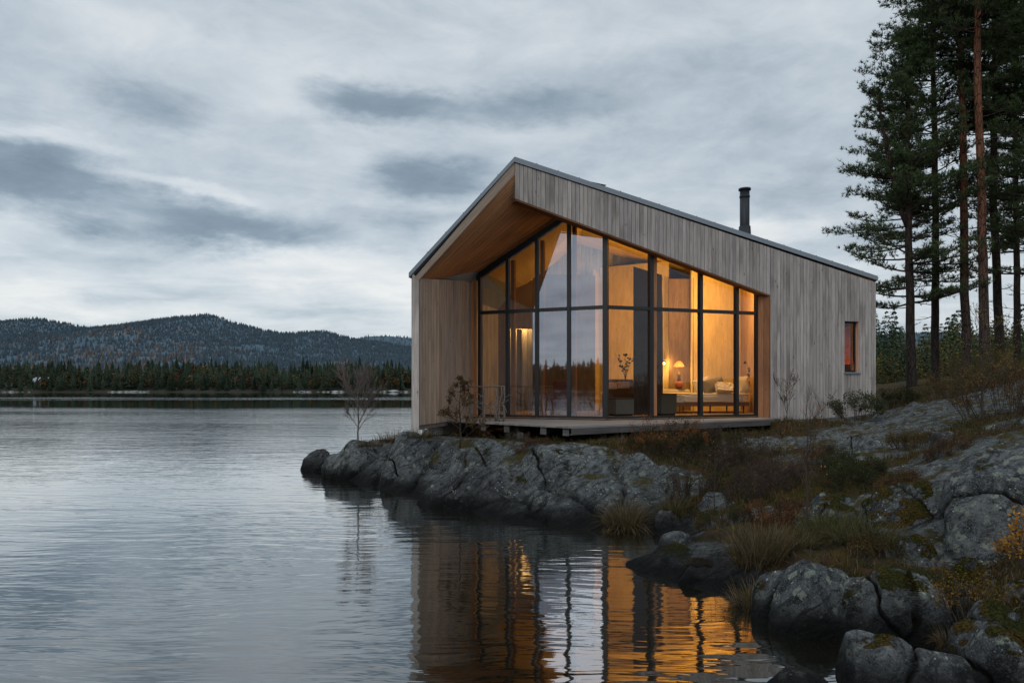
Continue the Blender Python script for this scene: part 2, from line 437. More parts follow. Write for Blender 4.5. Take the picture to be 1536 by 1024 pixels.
def water_mat():
    m, t = material('lake_water')
    pos = t.n('ShaderNodeNewGeometry').outputs['Position']
    sx = t.n('ShaderNodeSeparateXYZ', ins={0: pos})
    w = t.vm('ADD', pos, t.scale(t.n('ShaderNodeTexNoise', ins={'Vector': pos, 'Scale': 0.35, 'Detail': 2.0}).outputs[1], (1.0,0.7,0)))
    a = t.noise(t.scale(w, (0.32,1.5,1)), 1.0, 2, 0.45)
    b = t.noise(t.scale(w, (0.9,4.6,1)), 1.0, 2, 0.5)
    c = t.noise(t.scale(w, (2.4,12.0,1)), 1.0, 2, 0.5)
    big = t.noise(t.scale(pos, (0.02,0.09,1)), 1.0, 3, 0.5)
    band = t.step(big, 0.40, 0.62)
    # sheltered, calmer water close to the rocks
    calm = t.step(sx.outputs[0], -2.0, 2.0)
    h = t.m('ADD', t.m('MULTIPLY', a, 0.030), t.m('ADD', t.m('MULTIPLY', b, 0.030), t.m('MULTIPLY', c, 0.0105)))
    amp = t.m('MULTIPLY', t.m('ADD', 0.55, t.m('MULTIPLY', band, 0.6)), t.m('SUBTRACT', 1.0, t.m('MULTIPLY', calm, 0.45)))
    yw = t.m('ADD', sx.outputs[1], t.m('MULTIPLY', t.m('SUBTRACT', t.noise(t.scale(pos, (0.02,0.02,1)), 1.0, 2), 0.5), 26.0))
    bands = t.m('MULTIPLY', t.step(yw, 66.0, 56.0), 1.0)
    bands = t.m('ADD', bands, t.m('MULTIPLY', t.m('MULTIPLY', t.step(yw, 88.0, 96.0), t.step(yw, 126.0, 112.0)), 0.9))
    bands = t.m('ADD', t.m('MULTIPLY', bands, 0.88), 0.12)
    amp = t.m('MULTIPLY', amp, bands)
    amp = t.m('MULTIPLY', amp, t.m('ADD', 0.58, t.m('ADD', t.m('MULTIPLY', t.step(sx.outputs[1], 13.0, 6.0), 0.36), t.m('MULTIPLY', t.step(sx.outputs[1], 16.0, 34.0), 0.50))))
    h = t.m('MULTIPLY', h, amp)
    nb = t.bump(h, 0.55, 1.0)
    lw = t.n('ShaderNodeLayerWeight', ins={'Blend': 0.5, 'Normal': nb})
    f = t.m('ADD', 0.03, t.m('MULTIPLY', t.m('POWER', lw.outputs['Facing'], 2.4), 0.98), clamp=True)
    gl = t.n('ShaderNodeBsdfGlossy', ins={'Color': (0.97,0.99,1.0,1), 'Roughness': 0.03, 'Normal': nb})
    bed = t.mix(t.noise(pos, 2.0, 4), (0.004,0.005,0.004), (0.010,0.009,0.005))
    df = t.n('ShaderNodeBsdfDiffuse', ins={'Color': bed})
    mx = t.n('ShaderNodeMixShader', ins={0: f, 1: df.outputs[0], 2: gl.outputs[0]})
    t.n('ShaderNodeOutputMaterial', ins={'Surface': mx}); return m
M['water'] = water_mat()

def hill_mat():
    m, t = material('hazy_forest_hill')
    pos = t.n('ShaderNodeNewGeometry').outputs['Position']
    n = t.noise(t.scale(pos, (0.012,0.006,0.02)), 1.0, 6, 0.65)
    n2 = t.noise(pos, 0.06, 5, 0.7)
    c = t.mix(t.step(n2, 0.35, 0.65), (0.070,0.104,0.132), (0.09,0.128,0.156))  # blue haze of distance is mixed into the hill colour
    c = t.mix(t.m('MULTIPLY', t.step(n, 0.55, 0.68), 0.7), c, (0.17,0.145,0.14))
    finish(t, c, 1.0, None, 0.0)
    return m
M['hill'] = hill_mat()
M['shoreground'] = plain('far_shore_soil', (0.035,0.033,0.024), 0.95, 0, 0.6, 0.4, 0.2, 0.05)

# ------------------------------------------------------------------ terrain
CPX = [  # px, py, depth on land ; z follows
 (640,652,14.0),(700,660,13.4),(760,666,12.6),(850,670,11.9),(930,692,11.3),(1000,672,12.4),(1080,656,13.8),(1150,645,14.8),
 (1155,629,17.4),(1313,613,18.9),(1300,640,14.2),(1420,598,17.0),(1536,578,15.0),(1536,545,20.0),(1640,580,20.0),
 (1400,588,25.0),(1450,580,28.0),(1536,555,30.0),
 (1200,740,9.2),(1130,720,10.2),(1090,800,8.0),(1200,810,7.4),(1350,725,8.6),(1350,656,12.0),(1450,666,9.6),(1536,655,8.4),
 (1500,860,5.9),(1250,850,6.3),(1440,862,6.1),(1700,720,7.0),
 (1010,740,10.2),(1060,700,11.4),(900,730,10.4),(830,720,10.8),(740,700,12.0),(660,690,13.4),(600,672,15.0),(540,668,15.9),
 (1400,760,7.4),(1230,690,10.8),(1100,760,9.3),
]
WL = [(455,701),(480,708),(520,719),(565,732),(610,743),(700,763),(800,789),(880,793),(935,792),(985,800),(990,822),(950,850),(1010,868),(1090,888),(1130,905),(1165,930),(1250,945),(1330,950),(1385,965),(1365,985),(1330,1000),(1300,1030)]
OFF = [(3.05,4.75,.02),(3.5,4.5,.05),(4.2,4.6,.25),(3.0,4.2,-.1),(3.6,5.1,.22),(-8,17.5,-1),(-6.2,14.5,-.8),(-5,13,-.8),(-3.6,11.5,-.7),(-2,9.8,-.6),(-.6,8.4,-.6),(.6,7.6,-.5),(.7,6.3,-.6),(1.3,5.6,-.4),(1.9,5.2,-.3),(2.3,4.9,-.25),(1.5,4.2,-.5),
 (-8,21,-1),(-6,19.5,-.7),(-4.6,18.8,-.35),(-3.2,19,-.2),(-3.5,22,-.6),(-2,25,-.6),(1,23,.4),(4,22,.9),(8,24,1.2),(0,30,-.6),(4,32,.2),(9,33,1.1),
 (14,34,1.7),(20,34,2.1),(28,36,2.6),(14,50,.8),(22,55,.9),(35,60,1.8),(0,50,-1),(-10,30,-1.2),(8,60,-.4),(50,60,2.5),(40,30,3),(25,20,2.6),(16,12,2.0),(12,7,1.5),(9,4,1.2),(6,3,.9),(2.2,3,-.1),(0,2,-.8),(30,5,2.5),(45,15,3)]
pts = []
for px, py, d in CPX: v = P(px, py, d); pts.append((v.x, v.y, v.z))
for px, py in WL: d = H*F/(py-HY); v = P(px, py, d); pts.append((v.x, v.y, 0.0))
pts += OFF
A = np.array(pts, float)
def phi(r): return r      # linear kernel: honest slopes, no overshoot
D = np.sqrt(((A[:,None,:2]-A[None,:,:2])**2).sum(-1))
n = len(A)
Kk = np.zeros((n+3, n+3)); Kk[:n,:n] = -phi(np.sqrt(D*D+0.09))-np.eye(n)*0.02; Kk[:n,n] = 1; Kk[:n,n+1:] = A[:,:2]; Kk[n,:n] = 1; Kk[n+1:,:n] = A[:,:2].T
Wt = np.linalg.solve(Kk, np.concatenate([A[:,2], np.zeros(3)]))
def hbase(X, Y):
    X = np.asarray(X, float); Y = np.asarray(Y, float); out = np.empty(X.shape)
    xf, yf = X.ravel(), Y.ravel(); of = np.empty(xf.shape)
    for s in range(0, len(xf), 20000):
        x = xf[s:s+20000]; y = yf[s:s+20000]
        r = np.sqrt((x[:,None]-A[None,:,0])**2+(y[:,None]-A[None,:,1])**2+0.09)
        of[s:s+20000] = -phi(r)@Wt[:n]+Wt[n]+x*Wt[n+1]+y*Wt[n+2]
    return of.reshape(X.shape)
def hit(px, py):
    """where the sight line through a photo point meets the ground"""
    ds = np.arange(3.8, 45, 0.04)
    X = (px-CX)*ds/F; Z = H-(py-HY)*ds/F
    g = hbase(X, ds)
    k = np.argmax(Z < g) if np.any(Z < g) else len(ds)-1
    return Vector((X[k], ds[k], g[k]))
# joints in the bedrock: polylines, located on the ground
CRACKS = [[(745,672),(752,700),(790,722),(840,738),(885,762),(905,785)],[(800,668),(785,700),(792,722)],[(868,672),(845,705),(850,730),(872,752)],
          [(925,690),(935,720),(940,770)],[(985,690),(1000,715),(1008,745)],[(640,690),(690,700),(745,702)],[(735,702),(770,735),(800,760),(820,788)],
          [(588,672),(570,700),(566,728)],[(655,668),(640,700),(612,738)],[(700,672),(690,700)],[(820,752),(790,770)]]
CR = []
for pl in CRACKS:
    q = [hit(*p) for p in pl]
    CR.append(np.array([(v.x, v.y) for v in q]))
def crackfield(X, Y):
    best = np.full(X.shape, 9.0)
    for q in CR:
        for a, b in zip(q[:-1], q[1:]):
            ab = b-a; L2 = (ab**2).sum()
            t = np.clip(((X-a[0])*ab[0]+(Y-a[1])*ab[1])/L2, 0, 1)
            best = np.minimum(best, np.hypot(X-a[0]-t*ab[0], Y-a[1]-t*ab[1]))
    return best
def grid_axis(a, b, fine, lo, hi):
    xs = list(np.arange(lo, hi, fine)); s = fine
    x = hi
    while x < b: xs.append(x); s *= 1.10; x += s
    xs.append(b); x = lo; s = fine
    pre = []
    while x > a: s *= 1.10; x -= s; pre.append(max(x, a))
    return np.array(pre[::-1]+xs)
xs = grid_axis(-14, 90, 0.055, -6.0, 7.5); ys = grid_axis(2.0, 90, 0.055, 4.3, 17.5)
GX, GY = np.meshgrid(xs, ys)
GZ = hbase(GX, GY)
flat = np.stack([GX.ravel(), GY.ravel(), np.zeros(GX.size)], 1)
# rocky zones (photo point, radius in metres)
RZ = [(560,690,1.6),(620,700,1.6),(680,700,1.7),(740,710,1.7),(800,725,1.7),(860,735,1.6),(920,725,1.2),(985,725,.8),
      (1350,612,2.6),(1430,606,2.4),(1290,680,1.1),(1250,665,1.0),(1350,770,.9),(1440,690,.9),(1040,850,.7),(1080,790,.35),(1500,660,.9),(1200,690,.55),(1140,775,.35),(1390,830,.45),(1470,740,.8),(1250,775,.5),(1330,645,1.5),(1130,668,.7)]
rockm = np.zeros(GX.size)
RXY = [(7.5,5.5,.9),(9.5,8.5,1.4),(13,12,1.8),(12,17,1.6),(18,20,2.2)]
for px, py, r in RZ:
    c = hit(px, py); dd = np.hypot(flat[:,0]-c.x, (flat[:,1]-c.y))
    rockm = np.maximum(rockm, 1-smooth(r*0.6, r*1.25, dd))
for x_, y_, r in RXY: rockm = np.maximum(rockm, 1-smooth(r*0.6, r*1.25, np.hypot(flat[:,0]-x_, flat[:,1]-y_)))
zf = GZ.ravel()
rockm = np.maximum(rockm, (1-smooth(0.05, 0.3, zf))*0.8)
cd = crackfield(flat[:,0]+0.10*gnoise(flat*3.0, 3), flat[:,1]+0.10*gnoise(flat*3.0, 9))
crk = (1-smooth(0.008, 0.045, cd))*smooth(0.2, 0.5, rockm)
lum = fbm(flat*0.9, 4, 2)*0.07+fbm(flat*3.1, 4, 6)*0.02+np.abs(fbm(flat*1.7, 3, 11))*0.04
far = smooth(0, 8, np.abs(flat[:,1]-11))*0.3
lum2 = fbm(flat*0.25, 3, 21)*0.25*smooth(17, 26, flat[:,1])
wide = (1-smooth(0.0, 0.22, cd))*smooth(0.2, 0.5, rockm)
nearw = smooth(-0.25, 0.35, zf)
zz = zf+lum*(0.55+0.45*nearw)+lum2-0.10*crk-0.05*wide
zz += (1-rockm)*(fbm(flat*7.0, 3, 31)*0.022+np.abs(fbm(flat*2.2, 3, 33))*0.09*smooth(.1,.5,zf))
def inpoly(x, y, poly):
    c = np.zeros(x.shape, bool); j = len(poly)-1
    for i in range(len(poly)):
        xi, yi = poly[i]; xj, yj = poly[j]
        c ^= ((yi > y) != (yj > y)) & (x < (xj-xi)*(y-yi)/(yj-yi+1e-12)+xi); j = i
    return c
FOOT = [(-2.2,14.5),(-1.9,15.6),(1.25,13.35),(6.25,16.5),(9.9,18.6),(11.6,26),(-.2,21.8)]
ins = inpoly(flat[:,0], flat[:,1], FOOT)
dedge = np.full(ins.shape, 9.0)
for a, b in zip(FOOT, FOOT[1:]+FOOT[:1]):
    a = np.array(a); ab = np.array(b)-a; t = np.clip(((flat[:,:2]-a)@ab)/(ab@ab), 0, 1)
    dedge = np.minimum(dedge, np.hypot(*(flat[:,:2]-a-t[:,None]*ab).T))
cap = np.where(ins, 0.88-0.18*smooth(0, .5, dedge), 0.88+np.clip(dedge-1.0, 0, 9)*0.35)
cap = np.where((flat[:,0] > 6.3), cap+0.25+0.02*(flat[:,0]-6.3), cap)
zz = np.minimum(zz, cap+0.03*gnoise(flat*2.0, 77))
zz = np.where(ins, np.maximum(zz, 0.66+0.20*smooth(0.3, 2.2, dedge)+0.05*gnoise(flat*2.0, 78)), zz)
mb = MB()
ny, nx = GX.shape
idx = np.arange(nx*ny).reshape(ny, nx)
Q = np.stack([idx[:-1,:-1], idx[:-1,1:], idx[1:,1:], idx[1:,:-1]], -1).reshape(-1, 4)
mb.add(np.stack([flat[:,0], flat[:,1], zz], 1), Q, np.stack([crk, np.zeros_like(crk), rockm], 1), sm=True)
tag(obj('ground', mb, M['ground']), kind='structure')
GZf = zz.reshape(GX.shape); RMf = rockm.reshape(GX.shape)
def gz(X, Y, field=None):
    """bilinear ground height"""
    Fd = GZf if field is None else field
    X = np.asarray(X, float); Y = np.asarray(Y, float)
    i = np.clip(np.searchsorted(xs, X)-1, 0, nx-2); j = np.clip(np.searchsorted(ys, Y)-1, 0, ny-2)
    u = np.clip((X-xs[i])/(xs[i+1]-xs[i]), 0, 1); v = np.clip((Y-ys[j])/(ys[j+1]-ys[j]), 0, 1)
    return (Fd[j,i]*(1-u)+Fd[j,i+1]*u)*(1-v)+(Fd[j+1,i]*(1-u)+Fd[j+1,i+1]*u)*v
def seat(px, py):
    v = hit(px, py); v.z = float(gz(v.x, v.y)); return v

# lake
mb = MB(); R = 5000
mb.add([(-R,-R,0),(R,-R,0),(R,R,0),(-R,R,0)], [(0,1,2,3)])
tag(obj('lake', mb, M['water']), kind='structure')

# ------------------------------------------------------------------ rocks
_bm = bmesh.new(); bmesh.ops.create_icosphere(_bm, subdivisions=7, radius=1.0)
ICO7 = np.array([v.co[:] for v in _bm.verts]); ICO7F = np.array([[v.index for v in f.verts] for f in _bm.faces]); _bm.free()
_bm = bmesh.new(); bmesh.ops.create_icosphere(_bm, subdivisions=6, radius=1.0)
ICO6 = np.array([v.co[:] for v in _bm.verts]); ICO6F = np.array([[v.index for v in f.verts] for f in _bm.faces]); _bm.free()
def rock(label, c, size, rotz=0, tilt=(0,0), seed=1, mat='rock', ncut=7, cutd=0.80, cracks=2, moss=0.0, name='boulder', cat='rock', hi=True, lump=0.16, group=None, sq=0.80, rough=0.65):
    rg = np.random.default_rng(seed)
    p = (ICO7 if hi else ICO6).copy(); f = ICO7F if hi else ICO6F
    q = np.sign(p)*np.abs(p)**sq; p = q/np.maximum(np.linalg.norm(q, axis=1)[:,None]**0.45, 1e-6)
    p *= (1+lump*1.3*gnoise(p*1.1, seed)+lump*0.6*gnoise(p*2.3, seed+3))[:,None]
    for k in range(ncut):
        nv = rg.normal(size=3); nv[2] = nv[2]*0.7+0.15; nv /= np.linalg.norm(nv)
        d0 = cutd+rg.random()*0.22
        e = p@nv-d0+0.03*gnoise(p*3, seed+k)
        ee = np.where(e > 0, e, 0); p -= (ee*0.86)[:,None]*nv
    sz = np.array(size); w = p*sz
    mean = float(np.mean(sz))
    nrm = p/np.linalg.norm(p, axis=1)[:,None]
    w += nrm*((fbm(w*2.6/1.0, 4, seed+7)*0.050*min(1, mean*1.5)+np.abs(fbm(w*1.5, 3, seed+5))*0.06*min(1, mean))*rough)[:,None]
    ck = np.zeros(len(w))
    for k in range(cracks):
        nv = rg.normal(size=3); nv[2] *= 0.5; nv /= np.linalg.norm(nv)
        d0 = (rg.random()-0.5)*0.9*mean
        dist = np.abs(w@nv-d0+0.07*gnoise(w*2.5, seed+40+k)+0.02*gnoise(w*9, seed+50+k))
        c1 = 1-smooth(0.004, 0.022, dist); ck = np.maximum(ck, c1)
        w -= nrm*(0.05*c1+0.03*(1-smooth(0.0, 0.16, dist)))[:,None]
    Rm = Matrix.Rotation(rotz, 3, 'Z') @ Matrix.Rotation(tilt[0], 3, 'X') @ Matrix.Rotation(tilt[1], 3, 'Y')
    w = w@np.array(Rm).T
    for k in range(3):
        lo, hi_ = w[:,k].min(), w[:,k].max()
        w[:,k] = (w[:,k]-(lo+hi_)/2)*(2*size[k]/(hi_-lo))
    mb = MB(); mb.add(w+np.array(c), f, np.stack([ck, np.full(len(w), moss), np.ones(len(w))], 1), sm=True)
    o = obj(name, mb, M[mat], loc=c)
    return tag(o, label, cat, group)
def rockpx(label, x0, x1, y0, y1, d, dy=0.7, under=0.35, **kw):
    """rock that fills the photo box x0..x1, y0..y1 when it stands at distance d; 'under' of it is buried"""
    w = (x1-x0)*d/F/2; hgt = (y1-y0)*d/F
    rz = hgt/(2*(1-under))*1.0
    top = H-(y0-HY)*d/F
    cx = ((x0+x1)/2-CX)*d/F
    return rock(label, (cx, d+kw.pop('back', 0), top-rz), (w, w*dy, rz), **kw)

# bedrock humps below the cabin
rockpx('low dark rock tip farthest out in the lake, left of every other rock', 452,512,673,722,16.3, under=.4, seed=11, mat='rockdark', dy=1.0, cracks=1)
rockpx('blunt grey rock hump behind the farthest tip, bare birch on top', 486,592,660,742,15.2, under=.4, seed=12, mat='rock', rough=.4, dy=1.0, cracks=2, cutd=.74)
rockpx('smooth pale sloping rock hump left below the cabin corner', 560,676,645,765,13.9, under=.4, seed=13, mat='rock', rough=.35, dy=.9, cracks=2, cutd=.72, ncut=9, sq=.7, rotz=.3)
rockpx('flat topped rock slab directly under the twig railing', 668,800,660,760,12.6, under=.42, seed=14, mat='rock', rough=.4, dy=.75, cracks=2, cutd=.8)
rockpx('broad cracked grey rock below the deck corner', 745,945,664,812,11.35, under=.42, seed=15, mat='rock', rough=.35, dy=.75, cracks=4, cutd=.74, ncut=9, lump=.10, sq=.65)
rockpx('long dark sloping slab at the waterline below the cabin', 612,890,700,830,11.2, under=.45, seed=16, mat='rockdark', rough=.35, dy=.42, cracks=3, cutd=.8, rotz=-.45, lump=.08)
rockpx('upright blue grey rock face left of the heather mound', 915,1030,678,800,10.9, under=.4, seed=17, mat='rock', rough=.35, dy=.8, cracks=3, cutd=.72, ncut=9, sq=.65)
# boulders along the near shore
rockpx('small smooth round stone perched on the mossy spit', 988,1040,795,836,8.0, under=.25, seed=21, mat='rock', dy=.8, cracks=0, hi=False, ncut=3, cutd=.92, name='stone', cat='rock')
rockpx('flat mossy spit rock pointing left into the dark water', 938,1075,818,888,7.45, under=.5, seed=22, moss=.10, mat='rockmossy', dy=.8, cracks=2, cutd=.7)
rockpx('wedge shaped low rock between the spit point and the brown grass', 1000,1110,838,915,7.0, under=.45, seed=23, moss=.10, mat='rockmossy', dy=.7, cracks=2, cutd=.72)
rockpx('large rounded boulder standing in the water, left half of the split pair', 1138,1302,837,1000,5.75, under=.3, seed=24, mat='rock', dy=.9, cracks=2, cutd=.74, ncut=9, lump=.08, sq=.55)
rockpx('wide dark boulder with moss cushions, right half of the split pair', 1236,1434,848,1010,5.6, under=.3, seed=25, mat='rockmossy', dy=.8, cracks=2, cutd=.74, ncut=9, lump=.08, sq=.55)
rockpx('huge steep blue grey boulder cut by the right picture edge', 1408,1665,660,930,6.5, under=.3, seed=26, mat='rock', dy=.8, cracks=2, cutd=.72, ncut=9, sq=.65, rotz=.2, lump=.12)
rockpx('moss capped slab in the middle of the slope', 1282,1445,722,850,7.5, under=.4, seed=27, mat='rockmossy', rough=.5, dy=.8, cracks=2, cutd=.76)
rockpx('small pale wedge stone leaning between mossy slab and huge boulder', 1396,1476,714,770,7.25, under=.3, seed=28, mat='rock', dy=.8, cracks=0, hi=False, name='stone')
rockpx('dark boulder at the bottom edge right of the inlet', 1262,1460,950,1110,4.5, under=.4, seed=29, mat='rock', dy=.8, cracks=2, cutd=.74, ncut=9, lump=.10, sq=.6)
rockpx('mossy boulder in the bottom right picture corner', 1405,1620,915,1110,4.55, under=.4, seed=30, mat='rockmossy', dy=.8, cracks=2, cutd=.74, ncut=9, sq=.65)
rockpx('low rounded rock breaking the water at the bottom picture edge', 1140,1256,1002,1080,4.5, under=.4, seed=31, mat='rockdark', dy=.8, cracks=0, cutd=.88, lump=.06)
rockpx('sharp ridged brown grey rock at the right edge on the upper slope', 1462,1620,618,715,10.0, under=.35, seed=32, mat='rockdark', dy=.7, cracks=1, cutd=.7)
rockpx('low rounded stone just left of the ridged upper rock', 1388,1448,646,692,10.4, under=.35, seed=33, mat='rockdark', dy=.8, cracks=0, hi=False, name='stone')
rockpx('flat grey ledge on the slope right of the bare sapling', 1246,1345,650,722,11.2, under=.5, seed=34, mat='rock', rough=.4, dy=.9, cracks=2, cutd=.62)
rockpx('long flat pale rock pavement right of the cabin corner', 1305,1470,602,652,15.5, under=.55, seed=35, mat='rock', rough=.4, dy=1.0, cracks=2, cutd=.6)
rockpx('small upright stone below the right end of the deck', 1118,1142,668,700,12.8, under=.3, seed=36, mat='rock', dy=.8, cracks=0, hi=False, name='stone')
rockpx('tiny pale stone beside the upright stone below the deck end', 1136,1156,660,680,13.2, under=.3, seed=37, mat='rock', dy=.8, cracks=0, hi=False, name='stone')
rockpx('mossy ledge behind the big split boulder pair', 1190,1300,752,815,8.0, under=.5, seed=38, mat='rockmossy', dy=.8, cracks=1, cutd=.7)
rockpx('low grey stone at the waterline right of the sedge tuft', 975,1030,764,810,9.4, under=.4, seed=39, mat='rockmossy', dy=.8, cracks=0, hi=False, name='stone')
rockpx('pale broken rock lump amid the heather above the spit', 1048,1112,738,790,9.4, under=.4, seed=40, mat='rock', dy=.8, cracks=1, hi=False, cutd=.7, name='stone')
rockpx('mossy rock wedged between split boulder and huge boulder', 1415,1500,835,960,5.5, under=.35, seed=41, mat='rockmossy', dy=.8, cracks=0, cutd=.78, moss=.1)
rockpx('grey stone slab with moss rim left of the huge boulder top', 1440,1530,672,730,8.3, under=.45, seed=42, mat='rockmossy', dy=.8, cracks=1, hi=False, cutd=.7, name='stone')

rockpx('mossy flat slab between the thin sapling and the moss capped slab', 1205,1300,738,800,8.4, under=.5, seed=43, mat='rockmossy', rough=.5, dy=.9, cracks=1, cutd=.66)
rockpx('low broken ledge under the purplish heather left of the thin sapling', 1120,1195,770,815,8.3, under=.5, seed=44, mat='rockmossy', dy=.8, cracks=1, hi=False, cutd=.68, name='stone')
rockpx('pale flat rock step between the grey ledge and the rock pavement', 1330,1420,640,682,12.2, under=.5, seed=45, mat='rock', rough=.5, dy=.9, cracks=1, hi=False, cutd=.64)
rockpx('angular grey stone in the grass above the right split boulder', 1345,1412,800,858,6.5, under=.4, seed=46, mat='rockmossy', dy=.8, cracks=1, hi=False, cutd=.72, name='stone')
rockpx('small grey stone beside the orange yellow bush', 1500,1560,868,930,5.3, under=.4, seed=47, mat='rockmossy', dy=.8, cracks=0, hi=False, cutd=.74, name='stone')
# ------------------------------------------------------------------ cabin
TH = math.atan(0.35)
U = Vector((math.cos(TH), math.sin(TH), 0)); NF = Vector((math.sin(TH), -math.cos(TH), 0))      # along the front, out of the front
G0 = P(908, 628, 16.0); G0.z = 0
VB = Vector((0.88, 3.3, 0)).normalized()                                                          # side walls run this way
F0 = G0+NF*0.25
Z = Vector((0,0,1))
def tpx(px, o=F0, u=U):
    k = (px-CX)/F; return (k*o.y-o.x)/(u.x-k*u.y)
def onp(px, py, o=F0, u=U):
    """photo point on the vertical plane through o along u"""
    t = tpx(px, o, u); q = o+u*t; d = q.y
    return Vector((q.x, q.y, H-(py-HY)*d/F))
def zl(px, a, b, o=F0, u=U):
    py = a[1]+(b[1]-a[1])*(px-a[0])/(b[0]-a[0]); return onp(px, py, o, u).z
cabin = thing('cabin', (G0.x, G0.y+2, ZF), 'modern timber cabin with steep gabled glass front glowing amber on the lakeside rock', 'cabin')
R_ = lambda a, b: a+(b-a)*random.random()
def boards(mb, o, u, t0, t1, zb, zt, out, w=0.104, th=0.024, gap=0.011, holes=(), tv=0.15, zn=4):
    """vertical boards from t0 to t1 along u; zb(t), zt(t) give the ends; out = outward normal"""
    t = t0; 
    cuts = sorted([h for hh in holes for h in hh[:2]])
    while t < t1-1e-4:
        e = min(t+w*R_(0.93,1.07), t1)
        for h in cuts:
            if t+1e-4 < h < e+0.03: e = h; break
        k = 1+R_(-tv,tv); c = (k*R_(.99,1.02), k, k*R_(.97,1.02))
        m = (t+e)/2; a, b = t+gap/2, e-gap/2; dth = R_(-.002,.002)
        spans = [(zb, zt)]
        for h in holes:
            if h[0] < m < h[1]: spans = [(zb, lambda x, h=h: h[2]), (lambda x, h=h: h[3], zt)]
        for lo, hi in spans:
            poly = [o+u*a+Z*lo(a), o+u*b+Z*lo(b), o+u*b+Z*hi(b), o+u*a+Z*hi(a)]
            mb.prism([p+out*dth for p in poly], out*th, c, along=Z)
        t = e
# --- right front: cladding
topA, topB = (772,245), (1313,424); hdA, hdB = (772,298), (1155,443)
tA, tJ, tE = tpx(772), tpx(1155), tpx(1313)
tw0, tw1 = tpx(1266), tpx(1288)
wz1 = onp(1277,482).z; wz0 = onp(1277,558).z
zt_A, zt_E = onp(*topA).z, onp(*topB).z; zh_A, zh_J = onp(*hdA).z, onp(*hdB).z
ztop = lambda t: zt_A+(zt_E-zt_A)*(t-tA)/(tE-tA)
zhead = lambda t: zh_A+(zh_J-zh_A)*(t-tA)/(tJ-tA)
zground = lambda t: 0.75
mb = MB()
boards(mb, F0, U, tA, tJ, zhead, ztop, NF)
boards(mb, F0, U, tJ, tE, zground, ztop, NF, holes=[(tw0, tw1, wz0, wz1)])
obj('front_cladding', mb, M['cladding'], cabin)
# backing wall of the front
mb = MB(); bk = -NF*0.2; eps = 0.004
def quad_prism(t0, t1, lo, hi):
    o = F0-NF*eps
    mb.prism([o+U*t0+Z*lo(t0), o+U*t1+Z*lo(t1), o+U*t1+Z*hi(t1), o+U*t0+Z*hi(t0)], bk, (.35,.33,.3), along=Z)
zt2 = lambda t: ztop(t)-.01
quad_prism(tA+.01, tJ, lambda t: zhead(t)+.012, zt2)
quad_prism(tJ+.012, tw0-.01, zground, zt2)
quad_prism(tw0-.01, tw1+.01, zground, lambda t: wz0-.01); quad_prism(tw0-.01, tw1+.01, lambda t: wz1+.01, zt2)
quad_prism(tw1+.01, tE-.01, zground, zt2)
obj('front_wall', mb, M['cladding'], cabin)
# brown soffit strip below the sloping head and the jamb beside the glass
mb = MB()
o = F0+NF*0.012
mb.prism([o+U*(tA+.02)+Z*(zhead(tA+.02)-.035), o+U*(tJ-.06)+Z*(zhead(tJ-.06)-.035), o+U*(tJ-.06)+Z*(zhead(tJ-.06)-.002), o+U*(tA+.02)+Z*(zhead(tA+.02)-.002)], -NF*0.235, (.8,.8,.8))
obj('head_trim', mb, M['warmwood'], cabin)
GR = onp(1137, 600, G0, U); GR.z = 0
JF = F0+U*tJ
mb = MB()
for k in range(2):
    a = GR.lerp(JF, k*.52+0.01); b = GR.lerp(JF, (.5 if k == 0 else .985)); nrm = Vector((-(b-a).y, (b-a).x, 0)).normalized()*.03
    zt = zh_J+0.05
    mb.prism([a+Z*(ZF-.03), b+Z*(ZF-.03), b+Z*zt, a+Z*zt], -nrm, (1.25-.25*k,)*3, along=Z)
obj('jamb_board', mb, M['warmwood'], cabin)
# --- left wing wall: outer side, front edge, inner side
fo = onp(618, 600); fi = onp(628, 600); fo.z = fi.z = 0
GD = 17.3
wb = P(705, 600, GD); wb.z = 0
LI = (wb-fi); Ulen = LI.length; UI = LI.normalized(); NI = Vector((UI.y, -UI.x, 0))
zi0 = onp(628, 417).z; zi1 = P(705, 421, GD).z
mb = MB(); boards(mb, fi, UI, 0.012, Ulen, lambda t: ZF-.05, lambda t: zi0+(zi1-zi0)*t/Ulen-.01, NI, w=.15, tv=.10)
obj('wing_inner_cladding', mb, M['wing'], cabin)
zo0 = onp(618, 409).z
BD = 7.6
mb = MB(); boards(mb, fo+VB*.02, VB, 0, BD, lambda t: ZF-.16 if t < .9 else .45, lambda t: zo0-.08, -NI, w=.15)
obj('wing_outer_cladding', mb, M['cladding'], cabin)
mb = MB()
mb.prism([fo+Z*(ZF-.16), fi+Z*(ZF-.16), fi+Z*(zi0-.01), fo+Z*(zo0-.02)], NF*.022, (1.35,1.33,1.3), along=Z)
obj('wing_end_board', mb, M['cladding'], cabin)
mb = MB()
p1, p2 = fo+VB*.03+NI*.004, fi+VB*.03-NI*.004
mb.prism([p1+Z*(ZF-.15), p2+Z*(ZF-.15), p2+Z*(zi0-.03), p1+Z*(zi0-.03)], UI*(Ulen-.05), (.4,.4,.4), along=Z)
obj('wing_core', mb, M['cladding'], cabin)
# --- roof
RO = F0+NF*.05
pL, pR, pE = onp(613,409,RO), onp(772,235,RO), onp(1317,414,RO)
def roofslab(a, b, th, back=BD+1.0, mat='metal', name='roof_slope', col=(1,1,1), off=0):
    mb = MB(); dz = Z*th
    mb.prism([a+VB*off-dz, b+VB*off-dz, b+VB*off, a+VB*off], VB*(back-off), col, along=(b-a))
    return obj(name, mb, M[mat], cabin)
roofL = roofslab(pL, pR, .10); roofR = roofslab(pR, pE, .115)
